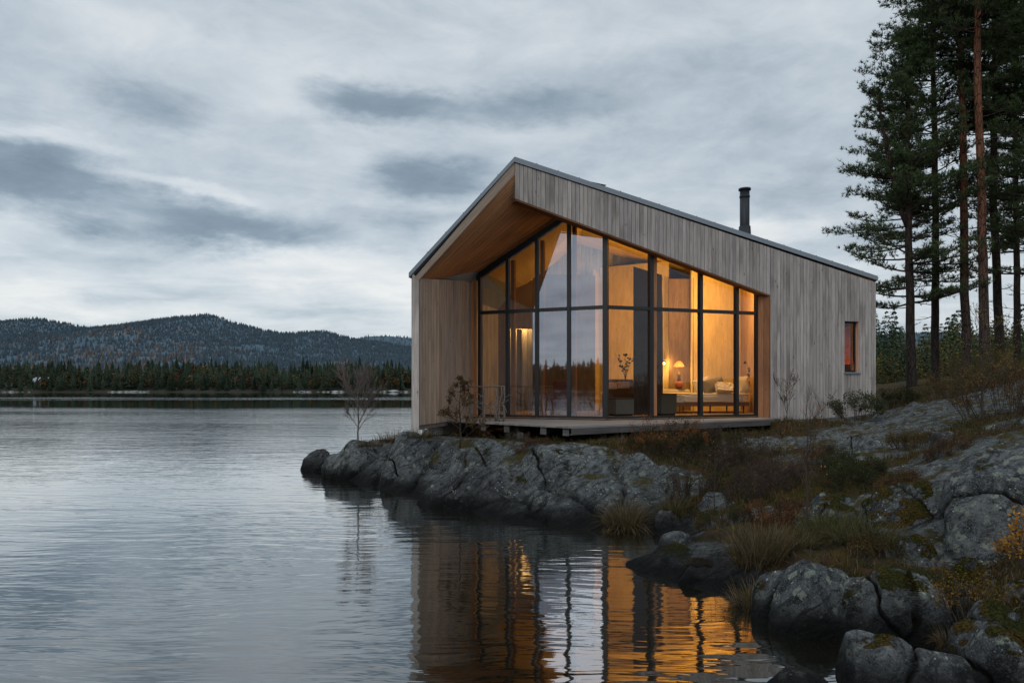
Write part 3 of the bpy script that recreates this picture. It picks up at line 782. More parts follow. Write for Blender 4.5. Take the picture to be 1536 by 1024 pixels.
# standing seams on the metal roof, and the gutter-side drip edge
for rf, a, b, nseam in ((roofL, pL, pR, 6), (roofR, pR, pE, 20)):
    mb = MB()
    for k in range(1, nseam):
        q = a.lerp(b, k/nseam); dd = (b-a).normalized()*.012
        mb.prism([q-dd+Z*.001, q+dd+Z*.001, q+dd+Z*.014, q-dd+Z*.014], VB*(BD+.98), (.9,.9,.9))
    obj('standing_seam', mb, M['metal'], rf)
# pale timber rake board below the left roof edge
mb = MB(); q = VB*.03
a0, a1 = pL+q-Z*.102, pR+q-Z*.102
b1 = onp(772,261,RO)+q; b0 = onp(627,420,RO)+q
mb.prism([a0+U*.1, b0, Vector((b1.x-.01, b1.y, b1.z)), a1-U*.012], VB*.05, (.95,.93,.9), along=(a1-a0))
obj('rake_board', mb, M['wing'], cabin)
# soffit: ruled boards from the rake back to the head of the recessed glass
GL = P(718, 600, GD); GL.z = 0
UL = (G0-GL).normalized(); LL = (G0-GL).length; NL = Vector((UL.y, -UL.x, 0))
s0, s1 = onp(626,418,RO)+VB*.05, onp(772,259,RO)+VB*.05
s1 = s1+(s1-s0)*0.04
c0 = P(703,417,GD+.05); c1 = onp(850,323,GL,UL); c1 = c1+(c1-onp(718,413,GL,UL))*0.42
mb = MB(); NB = 30
for k in range(NB):
    f0, f1 = k/NB, (k+1)/NB-.0035
    kk = 1+R_(-.16,.16); off = R_(0,40); V = []; uv = []
    for i in range(13):
        g = i/12
        for f in (f0, f1):
            a = s0.lerp(s1, g); b = c0.lerp(c1, g); V.append(a.lerp(b, f)); uv.append((f*4.0+off, g*4.2+off*1.3))
    mb.add(V, [(2*i, 2*i+1, 2*i+3, 2*i+2) for i in range(12)], (kk,kk*R_(.97,1.02),kk), uv)
V = []
for i in range(13):
    g = i/12
    for f in (0, 1): V.append(s0.lerp(s1,g).lerp(c0.lerp(c1,g), f)+Z*.07)
mb.add(V, [(2*i, 2*i+1, 2*i+3, 2*i+2) for i in range(12)], (.1,.1,.1), [(0,0)]*len(V))
obj('soffit', mb, M['soffit'], cabin)
# --- other outer walls
eL, eE = fo+VB*(BD+.02), F0+U*(tE-.05)+VB*BD
sE = F0+U*(tE-.012)-NF*.1
mb = MB(); boards(mb, sE, VB, .05, BD-.1, lambda t: .6, lambda t: zt_E-.03, U, w=.15)
ubk = (eE-eL); lbk = ubk.length; ubk.normalize(); nbk = Vector((-ubk.y, ubk.x, 0))
rl = (pR+VB*BD-eL).dot(ubk)
boards(mb, eL, ubk, 0.05, rl, lambda t: .6, lambda t: zo0-.2+(pR.z-.3-zo0+.2)*t/rl, nbk, w=.15)
boards(mb, eL, ubk, rl, lbk, lambda t: .6, lambda t: pR.z-.3+(zt_E-pR.z+.15)*(t-rl)/(lbk-rl), nbk, w=.15)
obj('rear_cladding', mb, M['cladding'], cabin)
# --- inside: floor, ceiling, walls
mb = MB(); fl = [wb+UI*.05-NI*.2, GL+NL*.06, G0+NL*.05, GR+NF*.05+U*.3, sE-NF*.15-U*.05, sE+VB*(BD-.3)-U*.1, eL-VB*.3+U*.3]
mb.prism([p+Z*(ZF-.28) for p in fl], Z*.27, (.45,.42,.4), along=U)
obj('floor_slab', mb, M['darkwood'], cabin)
mb = MB()
def clip(poly, p, nn):
    out = []
    for i in range(len(poly)):
        a, b = poly[i], poly[(i+1) % len(poly)]; da, db = (a-p).dot(nn), (b-p).dot(nn)
        if da >= 0: out.append(a)
        if da*db < 0: out.append(a.lerp(b, da/(da-db)))
    return out
def planks(mb, poly, along, w, th, gap=.006, tv=.15, o=None):
    along = along.normalized(); ac = Vector((-along.y, along.x, 0))
    ds = [p.dot(ac) for p in poly]; t = min(ds)
    while t < max(ds):
        q = clip(clip(poly, ac*(t+gap/2), ac), ac*(t+w-gap/2), -ac)
        if len(q) > 2:
            k = 1+R_(-tv,tv); mb.prism(q, Z*-th, (k,k,k), along=along)
        t += w
planks(mb, [p+Z*ZF for p in fl], VB, .16, .012)
obj('floor', mb, M['floorwood'], cabin)
# ceilings follow the two roof slopes, 0.36 m below
mb = MB(); dc = Z*.42
mb.prism([pR-dc-NF*.34+U*.2, pE-dc-NF*.34-U*.2, pE-dc-U*.2+VB*(BD-.3), pR-dc+U*.2+VB*(BD-.3)], Z*.05, (1,.9,.8), along=U)
q0 = wb+UI*.2; 
mb.prism([Vector((c0.x,c0.y,c0.z+.02))+VB*.05, Vector((c1.x,c1.y,c1.z+.02))+VB*.15, pR-dc+U*.2+VB*(BD-.3), pL+Z*.55+U*.5+VB*(BD-.3)][::-1], Z*.04, (1,.9,.8), along=VB)
obj('ceiling', mb, M['plywood'], cabin)
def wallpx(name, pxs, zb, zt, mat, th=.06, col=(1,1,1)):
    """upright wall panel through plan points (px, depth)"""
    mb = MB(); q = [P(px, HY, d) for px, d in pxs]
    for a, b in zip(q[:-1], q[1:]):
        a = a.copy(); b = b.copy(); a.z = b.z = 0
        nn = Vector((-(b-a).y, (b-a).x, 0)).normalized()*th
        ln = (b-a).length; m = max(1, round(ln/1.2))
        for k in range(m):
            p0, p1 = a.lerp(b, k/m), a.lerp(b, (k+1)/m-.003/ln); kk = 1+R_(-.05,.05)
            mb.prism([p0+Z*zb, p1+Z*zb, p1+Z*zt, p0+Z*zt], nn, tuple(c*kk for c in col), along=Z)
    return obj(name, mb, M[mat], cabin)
wallpx('rear_room_wall', [(900,22.6),(1003,21.4)], ZF, 5.9, 'plywood')
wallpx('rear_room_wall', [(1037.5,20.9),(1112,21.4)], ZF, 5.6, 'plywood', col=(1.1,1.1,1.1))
wallpx('side_room_wall', [(1111,21.35),(1146,18.1)], ZF, 5.4, 'brownpanel', col=(2.2,2.0,1.6))  # this wall stands in shade; its darker brown paints that shade in
wallpx('recess_panel', [(1003.5,21.15),(1037.5,21.15)], ZF, 5.3, 'brownpanel', col=(1.3,1.25,1.15))
wallpx('recess_return', [(1037.3,21.14),(1037.3,20.92)], ZF, 5.3, 'brownpanel')
# left room seen through the reflections
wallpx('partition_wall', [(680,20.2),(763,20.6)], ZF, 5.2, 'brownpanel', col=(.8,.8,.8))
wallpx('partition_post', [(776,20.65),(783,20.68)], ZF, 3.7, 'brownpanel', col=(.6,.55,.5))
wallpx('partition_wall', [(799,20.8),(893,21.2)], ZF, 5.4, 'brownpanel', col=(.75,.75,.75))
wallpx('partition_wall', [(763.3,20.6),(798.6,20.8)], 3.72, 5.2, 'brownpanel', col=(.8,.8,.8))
wallpx('lit_hall_wall', [(740,22.0),(840,22.6)], ZF, 5.0, 'plywood', col=(1.25,1.25,1.2))
wallpx('room_end_wall', [(893,21.2),(900,22.6)], ZF, 5.6, 'plywood')
# dark stove block
mb = MB()
a = P(950, HY, 17.9); b = P(993, HY, 18.35); a.z = b.z = 0
mb.prism([a+Z*ZF, b+Z*ZF, b+Z*4.97, a+Z*5.12], VB*.6, (1,1,1), along=Z)
obj('stove_column', mb, M['darkwood'], cabin)
# --- glazing
def mull(o, t, u, nn, w, d, zb, zt, name='mullion'):
    mb = MB(); q = o+u*t
    mb.prism([q-u*w/2+nn*.03+Z*zb, q+u*w/2+nn*.03+Z*zb, q+u*w/2+nn*.03+Z*zt, q-u*w/2+nn*.03+Z*zt], -nn*d, (1,1,1), along=Z)
    return obj(name, mb, M['black'], cabin)
ZT = ZF+2.62
gl0, gl1 = onp(718,413,GL,UL), onp(850,323,GL,UL)
zgl = lambda t: gl0.z+(gl1.z-gl0.z)*t/((gl1-gl0).dot(UL))
tl = [tpx(px, GL, UL) for px in (719.5,761,805,853)]+[LL]
tr = [0]+[tpx(px, G0, U) for px in (977,1051.5,1105.5,1136)]
zgr = lambda t: (zhead(t+.15)+.30)
for k, t in enumerate(tl[:-1]): mull(GL, t, UL, NL, .075, .12, ZF, zgl(t))
mull(G0, 0, UL, NL, .12, .12, ZF, zgl(LL), 'corner_post')
for t, w in zip(tr[1:], (.10,.085,.08,.075)): mull(G0, t, U, NF, w, .12, ZF, zgr(t))
def rail(o, u, nn, t0, t1, z0, z1, h, name):
    mb = MB(); a, b = o+u*t0+nn*.022, o+u*t1+nn*.022
    mb.prism([a+Z*z0, b+Z*z1, b+Z*(z1+h), a+Z*(z0+h)], -nn*.10, (1,1,1), along=(b-a))
    obj(name, mb, M['black'], cabin)
for (o, u, nn, ts) in ((GL, UL, NL, tl), (G0, U, NF, tr)):
    for a, b in zip(ts[:-1], ts[1:]):
        rail(o, u, nn, a+.05, b-.05, ZT-.04, ZT-.04, .08, 'transom')
        rail(o, u, nn, a+.05, b-.05, ZF+.002, ZF+.002, .05, 'sill_rail')
rail(GL, UL, NL, -.06, tl[3]+.3, zgl(-.06)-.10, zgl(tl[3]+.3)-.10, .17, 'head_beam')
def pane(o, u, nn, t0, t1, z0, z1a, z1b, mat):
    mb = MB(); q = o-nn*.03
    mb.add([q+u*t0+Z*z0, q+u*t1+Z*z0, q+u*t1+Z*z1b, q+u*t0+Z*z1a], [(0,1,2,3)])
    obj('glass_pane', mb, M[mat], cabin)
for (o, u, nn, ts, zz_, mat) in ((GL, UL, NL, tl, zgl, 'glass_coated'), (G0, U, NF, tr, zgr, 'glass')):
    for a, b in zip(ts[:-1], ts[1:]):
        pane(o, u, nn, a+.03, b-.03, ZF+.05, ZT-.03, ZT-.03, mat)
        pane(o, u, nn, a+.03, b-.03, ZT+.03, zz_(a+.03)-.02, zz_(b-.03)-.02, mat)
# timber door frame behind the second mullion; timber liners behind the left mullions
def post(o, u, nn, t, w, d, zb, zt, name, mat='warmwood', inset=.10, col=(1,1,1)):
    mb = MB(); q = o+u*t-nn*inset
    mb.prism([q-u*w/2+Z*zb, q+u*w/2+Z*zb, q+u*w/2+Z*zt, q-u*w/2+Z*zt], -nn*d, col, along=Z)
    obj(name, mb, M[mat], cabin)
post(G0, U, NF, tr[1]+.10, .09, .07, ZF, zgr(tr[1])-.05, 'door_frame', inset=-.015, col=(1.2,1.2,1.2))
for t in tl[1:4]: post(GL, UL, NL, t+.10, .09, .10, ZF, zgl(t)-.1, 'timber_liner', col=(1.3,1.1,.9))
# warm corner boards between wing wall and glass
mb = MB()
for k, (f0, f1) in enumerate(((0.0,.47),(.50,.97))):
    q0 = wb+NI*.01; q1 = GL-UL*.05
    a, b = q0.lerp(q1, f0), q0.lerp(q1, f1)
    nn = Vector((-(b-a).y, (b-a).x, 0)).normalized()*.05
    mb.prism([a+Z*(ZF-.02), b+Z*(ZF-.02), b+Z*(zgl(0)-.03), a+Z*(zi1-.02)], nn, ((1.5,1.4,1.3),(1.1,1.05,1.0))[k], along=Z)
obj('corner_board', mb, M['warmwood'], cabin)
# --- deck
zd = ZF-.03
def dpt(px, py): d = (H-zd)*F/(py-HY); v = P(px, py, d); v.z = zd; return v
dk = [dpt(641,628.7), dpt(860,640), F0+U*(tJ-.02)+NF*.42+Z*zd, F0+U*(tJ-.02)+NF*.03+Z*zd, GR+NF*.07+Z*zd, G0+NL*.09+Z*zd, GL+NL*.09+Z*zd, wb+NI*.05+Z*zd]
deck = None
mb = MB(); planks(mb, dk, dk[2]-dk[1], .14, .035, gap=.012, tv=.25)
deck = obj('deck', mb, M['decking'], cabin)
mb = MB()
e = (dk[2]-dk[1]).normalized(); out = Vector((e.y, -e.x, 0))
mb.prism([dk[1]+Z*-.037+out*-.01, dk[2]+Z*-.037+out*-.01, dk[2]-Z*.16+out*-.01, dk[1]-Z*.155+out*-.01], -out*.06, (.42,.42,.45), along=e)
mb.prism([dk[1]-Z*.158+out*-.02, dk[1]+e*.75-Z*.158+out*-.02, dk[1]+e*.75-Z*.164+out*-.02, dk[1]-Z*.164+out*-.02], -out*.3, (.8,.8,.8), along=e)
obj('edge_beam', mb, M['decking'], deck)
el = (dk[1]-dk[0]); lel = el.length; el.normalize(); inn = Vector((-el.y, el.x, 0))
for px in (652, 722, 757, 812, 846):
    mb = MB(); kx = (px-CX)/F
    t = (kx*dk[0].y-dk[0].x)/(el.x-kx*el.y); q = dk[0]+el*t+inn*.06
    ln = 1.6
    mb.prism([q-el*.08-Z*.038, q+el*.08-Z*.038, q+el*.08-Z*.19, q-el*.08-Z*.19], VB*ln, (.55,.55,.58), along=VB)
    obj('joist', mb, M['decking'], deck)
# posts under the cabin
for px, d in ((640,15.5),(780,14.6),(905,14.6),(1020,15.6)):
    q = P(px, HY, d); g = float(gz(q.x, q.y)); mb = MB()
    mb.box((q.x-.07, q.y-.07, g-.3), (.14,0,0), (0,.14,0), (0,0,zd-.19-g+.3), (.6,.58,.55))
    obj('support_post', mb, M['decking'], cabin)
# --- chimney
fc = onp(1117,345,F0+VB*2.6,U); 
ch_d = fc.y; ctop = H-(283-HY)*ch_d/F
mb = MB(); mb.lathe([(0.0,fc.z-.8),(.135,fc.z-.8),(.135,ctop-.03),(.0,ctop-.03)], (fc.x, fc.y, 0), 28)
ch = obj('chimney', mb, M['fluemetal'], cabin)
mb = MB(); mb.lathe([(.137,ctop-.05),(.172,ctop-.05),(.172,ctop),(.0,ctop+.004)], (fc.x, fc.y, 0), 28)
obj('cap', mb, M['fluemetal'], ch)
mb = MB(); mb.lathe([(.136,ctop-.26),(.146,ctop-.26),(.146,ctop-.21),(.136,ctop-.21)], (fc.x, fc.y, 0), 28)
obj('collar', mb, M['fluemetal'], ch)
mb = MB(); mb.lathe([(.137,fc.z-.8),(.22,fc.z-.8),(.16,fc.z+.10),(.137,fc.z+.10)], (fc.x, fc.y, 0), 28)
obj('flashing', mb, M['fluemetal'], ch)
# --- small window
oW = F0-NF*.135
mb = MB(); fw = .045
def bar(t0, t1, z0, z1): mb.prism([oW+U*t0+Z*z0, oW+U*t1+Z*z0, oW+U*t1+Z*z1, oW+U*t0+Z*z1], NF*.05, (1,1,1), along=Z)
bar(tw0, tw0+.02, wz0, wz1); bar(tw1-.02-fw, tw1-.02, wz0, wz1); bar(tw0+.02, tw1-.02-fw, wz0, wz0+fw); bar(tw0+.02, tw1-.02-fw, wz1-fw, wz1)
win = obj('window', mb, M['black'], cabin)
mb = MB(); q = oW+NF*.02
mb.add([q+U*(tw0+.02)+Z*(wz0+fw), q+U*(tw1-.06)+Z*(wz0+fw), q+U*(tw1-.06)+Z*(wz1-fw), q+U*(tw0+.02)+Z*(wz1-fw)], [(0,1,2,3)]); obj('pane', mb, M['glass'], win)
mb = MB(); mb.prism([F0+U*(tw0-.02)+Z*(wz0-.045), F0+U*(tw1+.02)+Z*(wz0-.045), F0+U*(tw1+.02)+Z*(wz0-.004), F0+U*(tw0-.02)+Z*(wz0-.004)], NF*.065, (1,1,1)); obj('sill', mb, M['metal'], win)
mb = MB(); mb.prism([oW+U*(tw1-.018)+Z*wz0, oW+U*(tw1-.001)+Z*wz0, oW+U*(tw1-.001)+Z*wz1, oW+U*(tw1-.018)+Z*wz1], NF*.15, (1.6,1.35,1.25), along=Z); obj('reveal', mb, M['wing'], win)  # warm light on the reveal is put into its tint
# the little lit room behind it
mb = MB(); q = F0-NF*1.3
mb.prism([q+U*(tw0-1.2)+Z*ZF, q+U*(tE-.15)+Z*ZF, q+U*(tE-.15)+Z*4.4, q+U*(tw0-1.2)+Z*4.4], -NF*.05, (1,.9,.8), along=Z)
mb.prism([F0-NF*.24+U*(tw0-1.2)+Z*ZF, q+U*(tw0-1.2)+Z*ZF, q+U*(tw0-1.2)+Z*4.4, F0-NF*.24+U*(tw0-1.2)+Z*4.4], -U*.05, (1,.9,.8), along=Z)
obj('back_room_wall', mb, M['plywood'], cabin)
mb = MB(); m = 26; V = []; q = F0-NF*.42
for i in range(m+1):
    t = tw0-.25+i/m*.85; w_ = .03*math.sin(i*1.5)+.012*math.sin(i*3.7)
    for z in (ZF+1.62 if t < tw0+.30 else ZF+.1, 3.6): V.append(q+U*t+NF*w_+Z*(z if z > 3 else wz0+.22))
mb.add(V, [(2*i,2*i+1,2*i+3,2*i+2) for i in range(m)], sm=True)
tag(obj('curtain', mb, M['curtain']), 'coral red curtain hanging inside the narrow right window of the cabin', 'curtain')

# ------------------------------------------------------------------ furniture
def soft(mb, c, ax, ay, az, p=.45, n=16, puff=.0, seed=0, col=(1,1,1), wr=.0):
    """rounded cushion: superellipsoid with half axes ax, ay, az (vectors)"""
    q = ICO6[:] ; s = np.sign(q)*np.abs(q)**p
    s = s/np.maximum(np.abs(s).max(1), 1e-6)[:,None]*np.maximum(np.linalg.norm(q,axis=1),1e-6)[:,None]*(0.86+.14*np.abs(q).max(1))[:,None]
    if puff: s[:,2] *= 1-puff*np.clip(np.maximum(np.abs(s[:,0]), np.abs(s[:,1])), 0, 1)**2.5
    if wr: s = s*(1+wr*fbm(q*3.0, 3, seed))[:,None]; s[:,2] += wr*1.5*np.abs(gnoise(q*np.array([7.,4.,3.]), seed+2))
    B = np.array([ax, ay, az]); mb.add(s@B+np.array(c), ICO6F, col, sm=True)
def fp(px, py, d): return P(px, py, d)
ex, ey = Vector((.985,.17,0)), Vector((-.17,.985,0))
# daybed
bl = P(1030,588,19.05); 
bed = thing('daybed', (bl.x, bl.y, ZF), 'low daybed with rumpled cream cover below the bright wall behind the glass', 'daybed')
b0 = P(1008,HY,19.0); b0.z = 0; b1 = P(1124,HY,19.35); b1.z = 0; bu = (b1-b0); bl_ = bu.length; bu.normalize(); bv = Vector((-bu.y, bu.x, 0))
mb = MB(); mb.prism([b0+Z*(ZF+.20), b1+Z*(ZF+.20), b1+bv*1.2+Z*(ZF+.20), b0+bv*1.2+Z*(ZF+.20)], Z*.11, (1.6,1.4,1.2), along=bu); obj('frame', mb, M['upholstery'], bed)
c = (b0+b1)/2+bv*.6+Z*(ZF+.42); mb = MB(); soft(mb, c, bu*bl_/2*.995, bv*.61, Z*.14, p=.30, seed=4, wr=.05); obj('mattress', mb, M['linen'], bed)
for ft, fv in ((.06,.08),(.5,.06),(.94,.08),(.06,1.1),(.94,1.1)):
    mb = MB(); q = b0.lerp(b1, ft)+bv*fv; mb.tube([q+Z*ZF, q+Z*(ZF+.205)], [.016,.028], 8); obj('leg', mb, M['darkwood'], bed)
mb = MB(); q = b0-bu*.05; 
soft(mb, b0+bu*.35+bv*1.42+Z*(ZF+.55), bu*.75, bv*.16, Z*.12, p=.35, seed=2); obj('back_bolster', mb, M['linen'], bed)
def pillow(label, px, py, d, w, h, th, rot, mat, tilt=.4, wr=.02, p=.5, seed=1):
    c = P(px, py, d); a = (bu*math.cos(rot)+Z*math.sin(rot)); 
    nrm = (bv*-math.cos(tilt)+Z*math.sin(tilt)*.7).normalized(); b = nrm.cross(a).normalized()
    mb = MB(); soft(mb, c, a*w, b*h, nrm*th, p=p*.8, wr=wr, seed=seed, puff=.0 if mat == 'cream' else .72)
    return tag(obj('cushion', mb, M[mat], loc=c), label, 'cushion')
pillow('cream cushion leaning at the left end of the cushion row on the daybed', 1054,577,19.75,.27,.20,.09,.30,'linen', seed=3)
pillow('taupe grey cushion with a raised corner, second in the daybed row', 1070,578,19.45,.33,.20,.09,.22,'greyfabric', seed=5)
pillow('round fluffy fleece cushion lying in front of the taupe one', 1086.5,581.5,19.25,.24,.125,.11,-.05,'cream', tilt=.6, wr=.10, p=.8, seed=8)
pillow('upright cream cushion standing at the right end of the daybed', 1114.5,577,19.6,.19,.24,.08,.12,'linen', tilt=.25, seed=6)
# lamp on side table
lp = P(1018.5,582,20.55)
tb = thing('side_table', (lp.x, lp.y, ZF), 'small dark side table under the glowing table lamp', 'side table')
mb = MB(); mb.lathe([(0,ZF+.66),(.22,ZF+.66),(.22,ZF+.69),(0,ZF+.69)], (lp.x,lp.y,0), 24); obj('top', mb, M['upholstery'], tb)
for a in range(3):
    q = Vector((lp.x+.16*math.cos(a*2.1+.4), lp.y+.16*math.sin(a*2.1+.4), ZF)); mb = MB(); mb.tube([q, Vector((lp.x+.10*math.cos(a*2.1+.4), lp.y+.10*math.sin(a*2.1+.4), ZF+.66))], [.014,.02], 8); obj('leg', mb, M['upholstery'], tb)
zt = ZF+.69
lamp = thing('table_lamp', (lp.x, lp.y, zt), 'lit table lamp with cone shade and red ceramic base', 'lamp')
S = 20.55/F
mb = MB(); mb.lathe([(0,zt+.002),(.085,zt+.002),(.115,zt+.05),(.12,zt+.12),(.10,zt+.19),(.045,zt+.22),(0,zt+.225)], (lp.x,lp.y,0), 24); obj('base', mb, M['ceramic'], lamp)
mb = MB(); mb.lathe([(.045,zt+.225),(.06,zt+.27),(.03,zt+.33),(.055,zt+.40),(.02,zt+.45),(.012,zt+.50),(0,zt+.51)], (lp.x,lp.y,0), 16); obj('stem', mb, M['upholstery'], lamp)
zs0, zs1 = H-(549.5-HY)*S, H-(541.5-HY)*S
mb = MB(); mb.lathe([(.165,zs0),(.14,zs0+.05),(.06,zs1),(.055,zs1+.002),(.06,zs1-.004),(.137,zs0+.045),(.161,zs0)], (lp.x,lp.y,0), 28); obj('lamp_shade', mb, M['shade'], lamp)
mb = MB(); mb.lathe([(0,zs0-.0),(.03,zs0+.02),(.035,zs0+.055),(.015,zs0+.09),(0,zs0+.095)], (lp.x,lp.y,0), 12); obj('bulb', mb, M['bulb'], lamp)
LAMP = Vector((lp.x-.02, lp.y-.05, zs0-.03))
# wall sconce
sp = P(995.5,545,21.2)
sc = thing('wall_sconce', sp, 'small lit wall sconce shining beside the dark column', 'wall lamp')
mb = MB(); mb.lathe([(0,sp.z-.05),(.04,sp.z-.03),(.05,sp.z),(.04,sp.z+.03),(0,sp.z+.05)], (sp.x,sp.y-.02,0), 14); obj('bulb', mb, M['bulb'], sc)
mb = MB(); mb.lathe([(.07,sp.z+.06),(.075,sp.z+.075),(0,sp.z+.085)], (sp.x,sp.y-.02,0), 14); obj('cap', mb, M['black'], sc)
mb = MB(); mb.box((sp.x-.03, sp.y+.03, sp.z-.04), (.06,0,0), (0,.10,0), (0,0,.12)); obj('bracket', mb, M['black'], sc)
SCONCE = Vector((sp.x, sp.y-.12, sp.z))
# recessed ceiling light
cl = P(1075,424,19.9)
# armchair, sofa and cushions between corner post and column
def armchair(label, c, w, d, h, rot, mat, seath=.42):
    t = thing('armchair', (c.x, c.y, ZF), label, 'armchair')
    a = Vector((math.cos(rot), math.sin(rot), 0)); b = Vector((-a.y, a.x, 0)); c = Vector((c.x, c.y, 0))
    mb = MB(); soft(mb, c+Z*(ZF+.30), a*w/2*.8, b*d/2*.8, Z*.12, p=.35); obj('seat', mb, M[mat], t)
    mb = MB(); soft(mb, c+b*d*.42+Z*(ZF+.16+h/2), a*w/2*.85, b*.09, Z*(h/2-.12), p=.35); obj('backrest', mb, M[mat], t)
    for s in (-1, 1):
        mb = MB(); soft(mb, c+a*s*w*.45+Z*(ZF+.36), a*.07, b*d/2*.85, Z*.20, p=.35); obj('armrest', mb, M[mat], t)
        for e_ in (-1, 1):
            mb = MB(); q = c+a*s*w*.4+b*e_*d*.36; mb.tube([q+Z*ZF, q+Z*(ZF+.2)], [.015,.025], 8); obj('leg', mb, M['darkwood'], t)
    return t
q = P(934,HY,18.9); armchair('dark brown armchair with tall back behind the right corner pane', q, .95, .8, .92, .15, 'upholstery')
q = P(842,HY,18.2); armchair('rust red armchair seen through the reflecting left panes', q, .62, .65, .88, -.2, 'rust')
for k, (px, py, w, lb) in enumerate(((918,578.5,.13,'left small amber cushion on the dark armchair'),(934,577.5,.17,'larger amber cushion in the middle of the dark armchair'))):
    c = P(px, py, 18.55); mb = MB(); soft(mb, c, ex*w, ey*.09, Z*.09, p=.6, seed=k, wr=.05); tag(obj('cushion', mb, M['orangefab'], loc=c), lb, 'cushion')
def bench(label, px0, px1, pyt, d0, d1, mat, col=(1,1,1)):
    a, b = P(px0, pyt, d0), P(px1, pyt, d1); a.z = b.z = 0; zt_ = H-(pyt-HY)*d0/F
    t = thing('low_cabinet', (a.x, a.y, ZF), label, 'cabinet')
    nn = Vector((-(b-a).y, (b-a).x, 0)).normalized(); e = (b-a).normalized()
    mb = MB(); mb.prism([a+Z*(ZF+.05), b+Z*(ZF+.05), b+Z*(zt_-.03), a+Z*(zt_-.03)], nn*.45, col, along=e); obj('carcass', mb, M[mat], t)
    mb = MB(); mb.prism([a-e*.01-nn*.012+Z*(zt_-.028), b+e*.01-nn*.012+Z*(zt_-.028), b+e*.01-nn*.012+Z*zt_, a-e*.01-nn*.012+Z*zt_], nn*.48, (1.5,1.5,1.5), along=e); obj('top', mb, M['darkwood'], t)
    mb = MB(); mb.prism([a+nn*.03+e*.02+Z*ZF, b+nn*.03-e*.02+Z*ZF, b+nn*.03-e*.02+Z*(ZF+.048), a+nn*.03+e*.02+Z*(ZF+.048)], nn*.38, (.5,.5,.5), along=e); obj('plinth', mb, M['darkwood'], t)
bench('low grey cabinet between the corner post and the dark column', 924, 951, 597, 17.35, 17.6, 'benchgrey', (1.5,1.5,1.5))
bench('dark low cabinet standing right of the dark column', 992, 1015, 590, 17.6, 17.85, 'benchgrey', (.9,.85,.75))
# leafy branches in vases
def leafy(label, cat, px, py0, py1, d, seed, spread, nst, leafs, lc, pot='black', ptop=None):
    c = P(px, py0, d); rg = random.Random(seed); t = thing('potted_plant', c, label, cat)
    ph = .22; mb = MB(); mb.lathe([(0,c.z),(.05,c.z),(.075,c.z+ph*.5),(.045,c.z+ph*.9),(.05,c.z+ph)], (c.x,c.y,0), 16); obj('vase', mb, M[pot], t)
    Hh = (py0-py1)*d/F; ms = MB(); ml = MB()
    for s in range(nst):
        az = rg.uniform(0, 2*PI); pts = []; 
        for i in range(7):
            f = i/6; pts.append(c+Vector((math.cos(az)*spread*f**1.5, math.sin(az)*spread*.5*f**1.5, ph*.9+(Hh-ph*.9)*f*rg.uniform(.96,1.0))))
        ms.tube(pts, [.007-.004*i/6 for i in range(7)], 5)
        for i in range(leafs):
            f = rg.uniform(.25,1.0); k = min(5, int(f*6)); q = pts[k].lerp(pts[k+1], f*6-k)
            a = Vector((rg.uniform(-1,1), rg.uniform(-.4,.4), rg.uniform(-.5,.6))).normalized(); b = a.cross(Vector((rg.uniform(-.3,.3),-1,rg.uniform(-.3,.3)))).normalized(); L = rg.uniform(.06,.10)
            ml.add([q, q+a*L*.5+b*L*.35, q+a*L, q+a*L*.5-b*L*.35], [(0,1,2,3)], lc)
    obj('stems', ms, M['twig'], t); obj('leaves', ml, M['leaf'], t)
leafy('eucalyptus branches in a dark vase behind the amber cushions', 'plant', 938, 582, 529, 18.9, 5, .30, 5, 7, (.03,.035,.02))
leafy('small dark leafed plant at the right end of the daybed', 'plant', 1125, 583, 541, 19.95, 9, .12, 4, 6, (.03,.03,.015))
# twig railing on the deck
r0, r1 = P(702,HY,16.3), P(757,HY,15.3)
zr = H-(579.5-HY)*15.8/F; zb_ = ZF-.03
rr = thing('twig_railing', (r0.x, r0.y, zb_), 'low rustic railing of crooked pale twigs standing on the deck by the wing wall', 'railing')
r0.z = r1.z = 0; rg = random.Random(12); re = (r1-r0)
mb = MB(); mb.tube([r0.lerp(r1, i/8)+Z*(zr+rg.uniform(-.008,.008)) for i in range(9)], .017, 6); obj('top_rail', mb, M['greytwig'], rr)
mb = MB(); mb.tube([r0.lerp(r1, i/8)+Z*(zb_+.33+.05*math.sin(i*1.9)) for i in range(9)], .010, 5); obj('middle_rail', mb, M['greytwig'], rr)
for f in (.08,.13,.42,.48,.75,.80,.86,.97):
    pts = []; x = f
    for i in range(7):
        pts.append(r0.lerp(r1, min(max(x,0.0),1.0))+Z*(zb_+(zr-zb_)*i/6)+NI*rg.uniform(-.02,.02)); x += rg.uniform(-.035,.035)
    mb = MB(); mb.tube(pts, [.020,.018,.018,.016,.015,.014,.013], 6)
    for k in range(3):
        i = rg.randint(1,4); s = rg.choice((-1,1)); q = pts[i]
        mb.tube([q, q+re.normalized()*s*rg.uniform(.08,.16)+Z*rg.uniform(-.02,.10), q+re.normalized()*s*rg.uniform(.14,.30)+Z*rg.uniform(-.25,.15)], [.011,.010,.008], 5)
    obj('baluster', mb, M['greytwig'], rr)

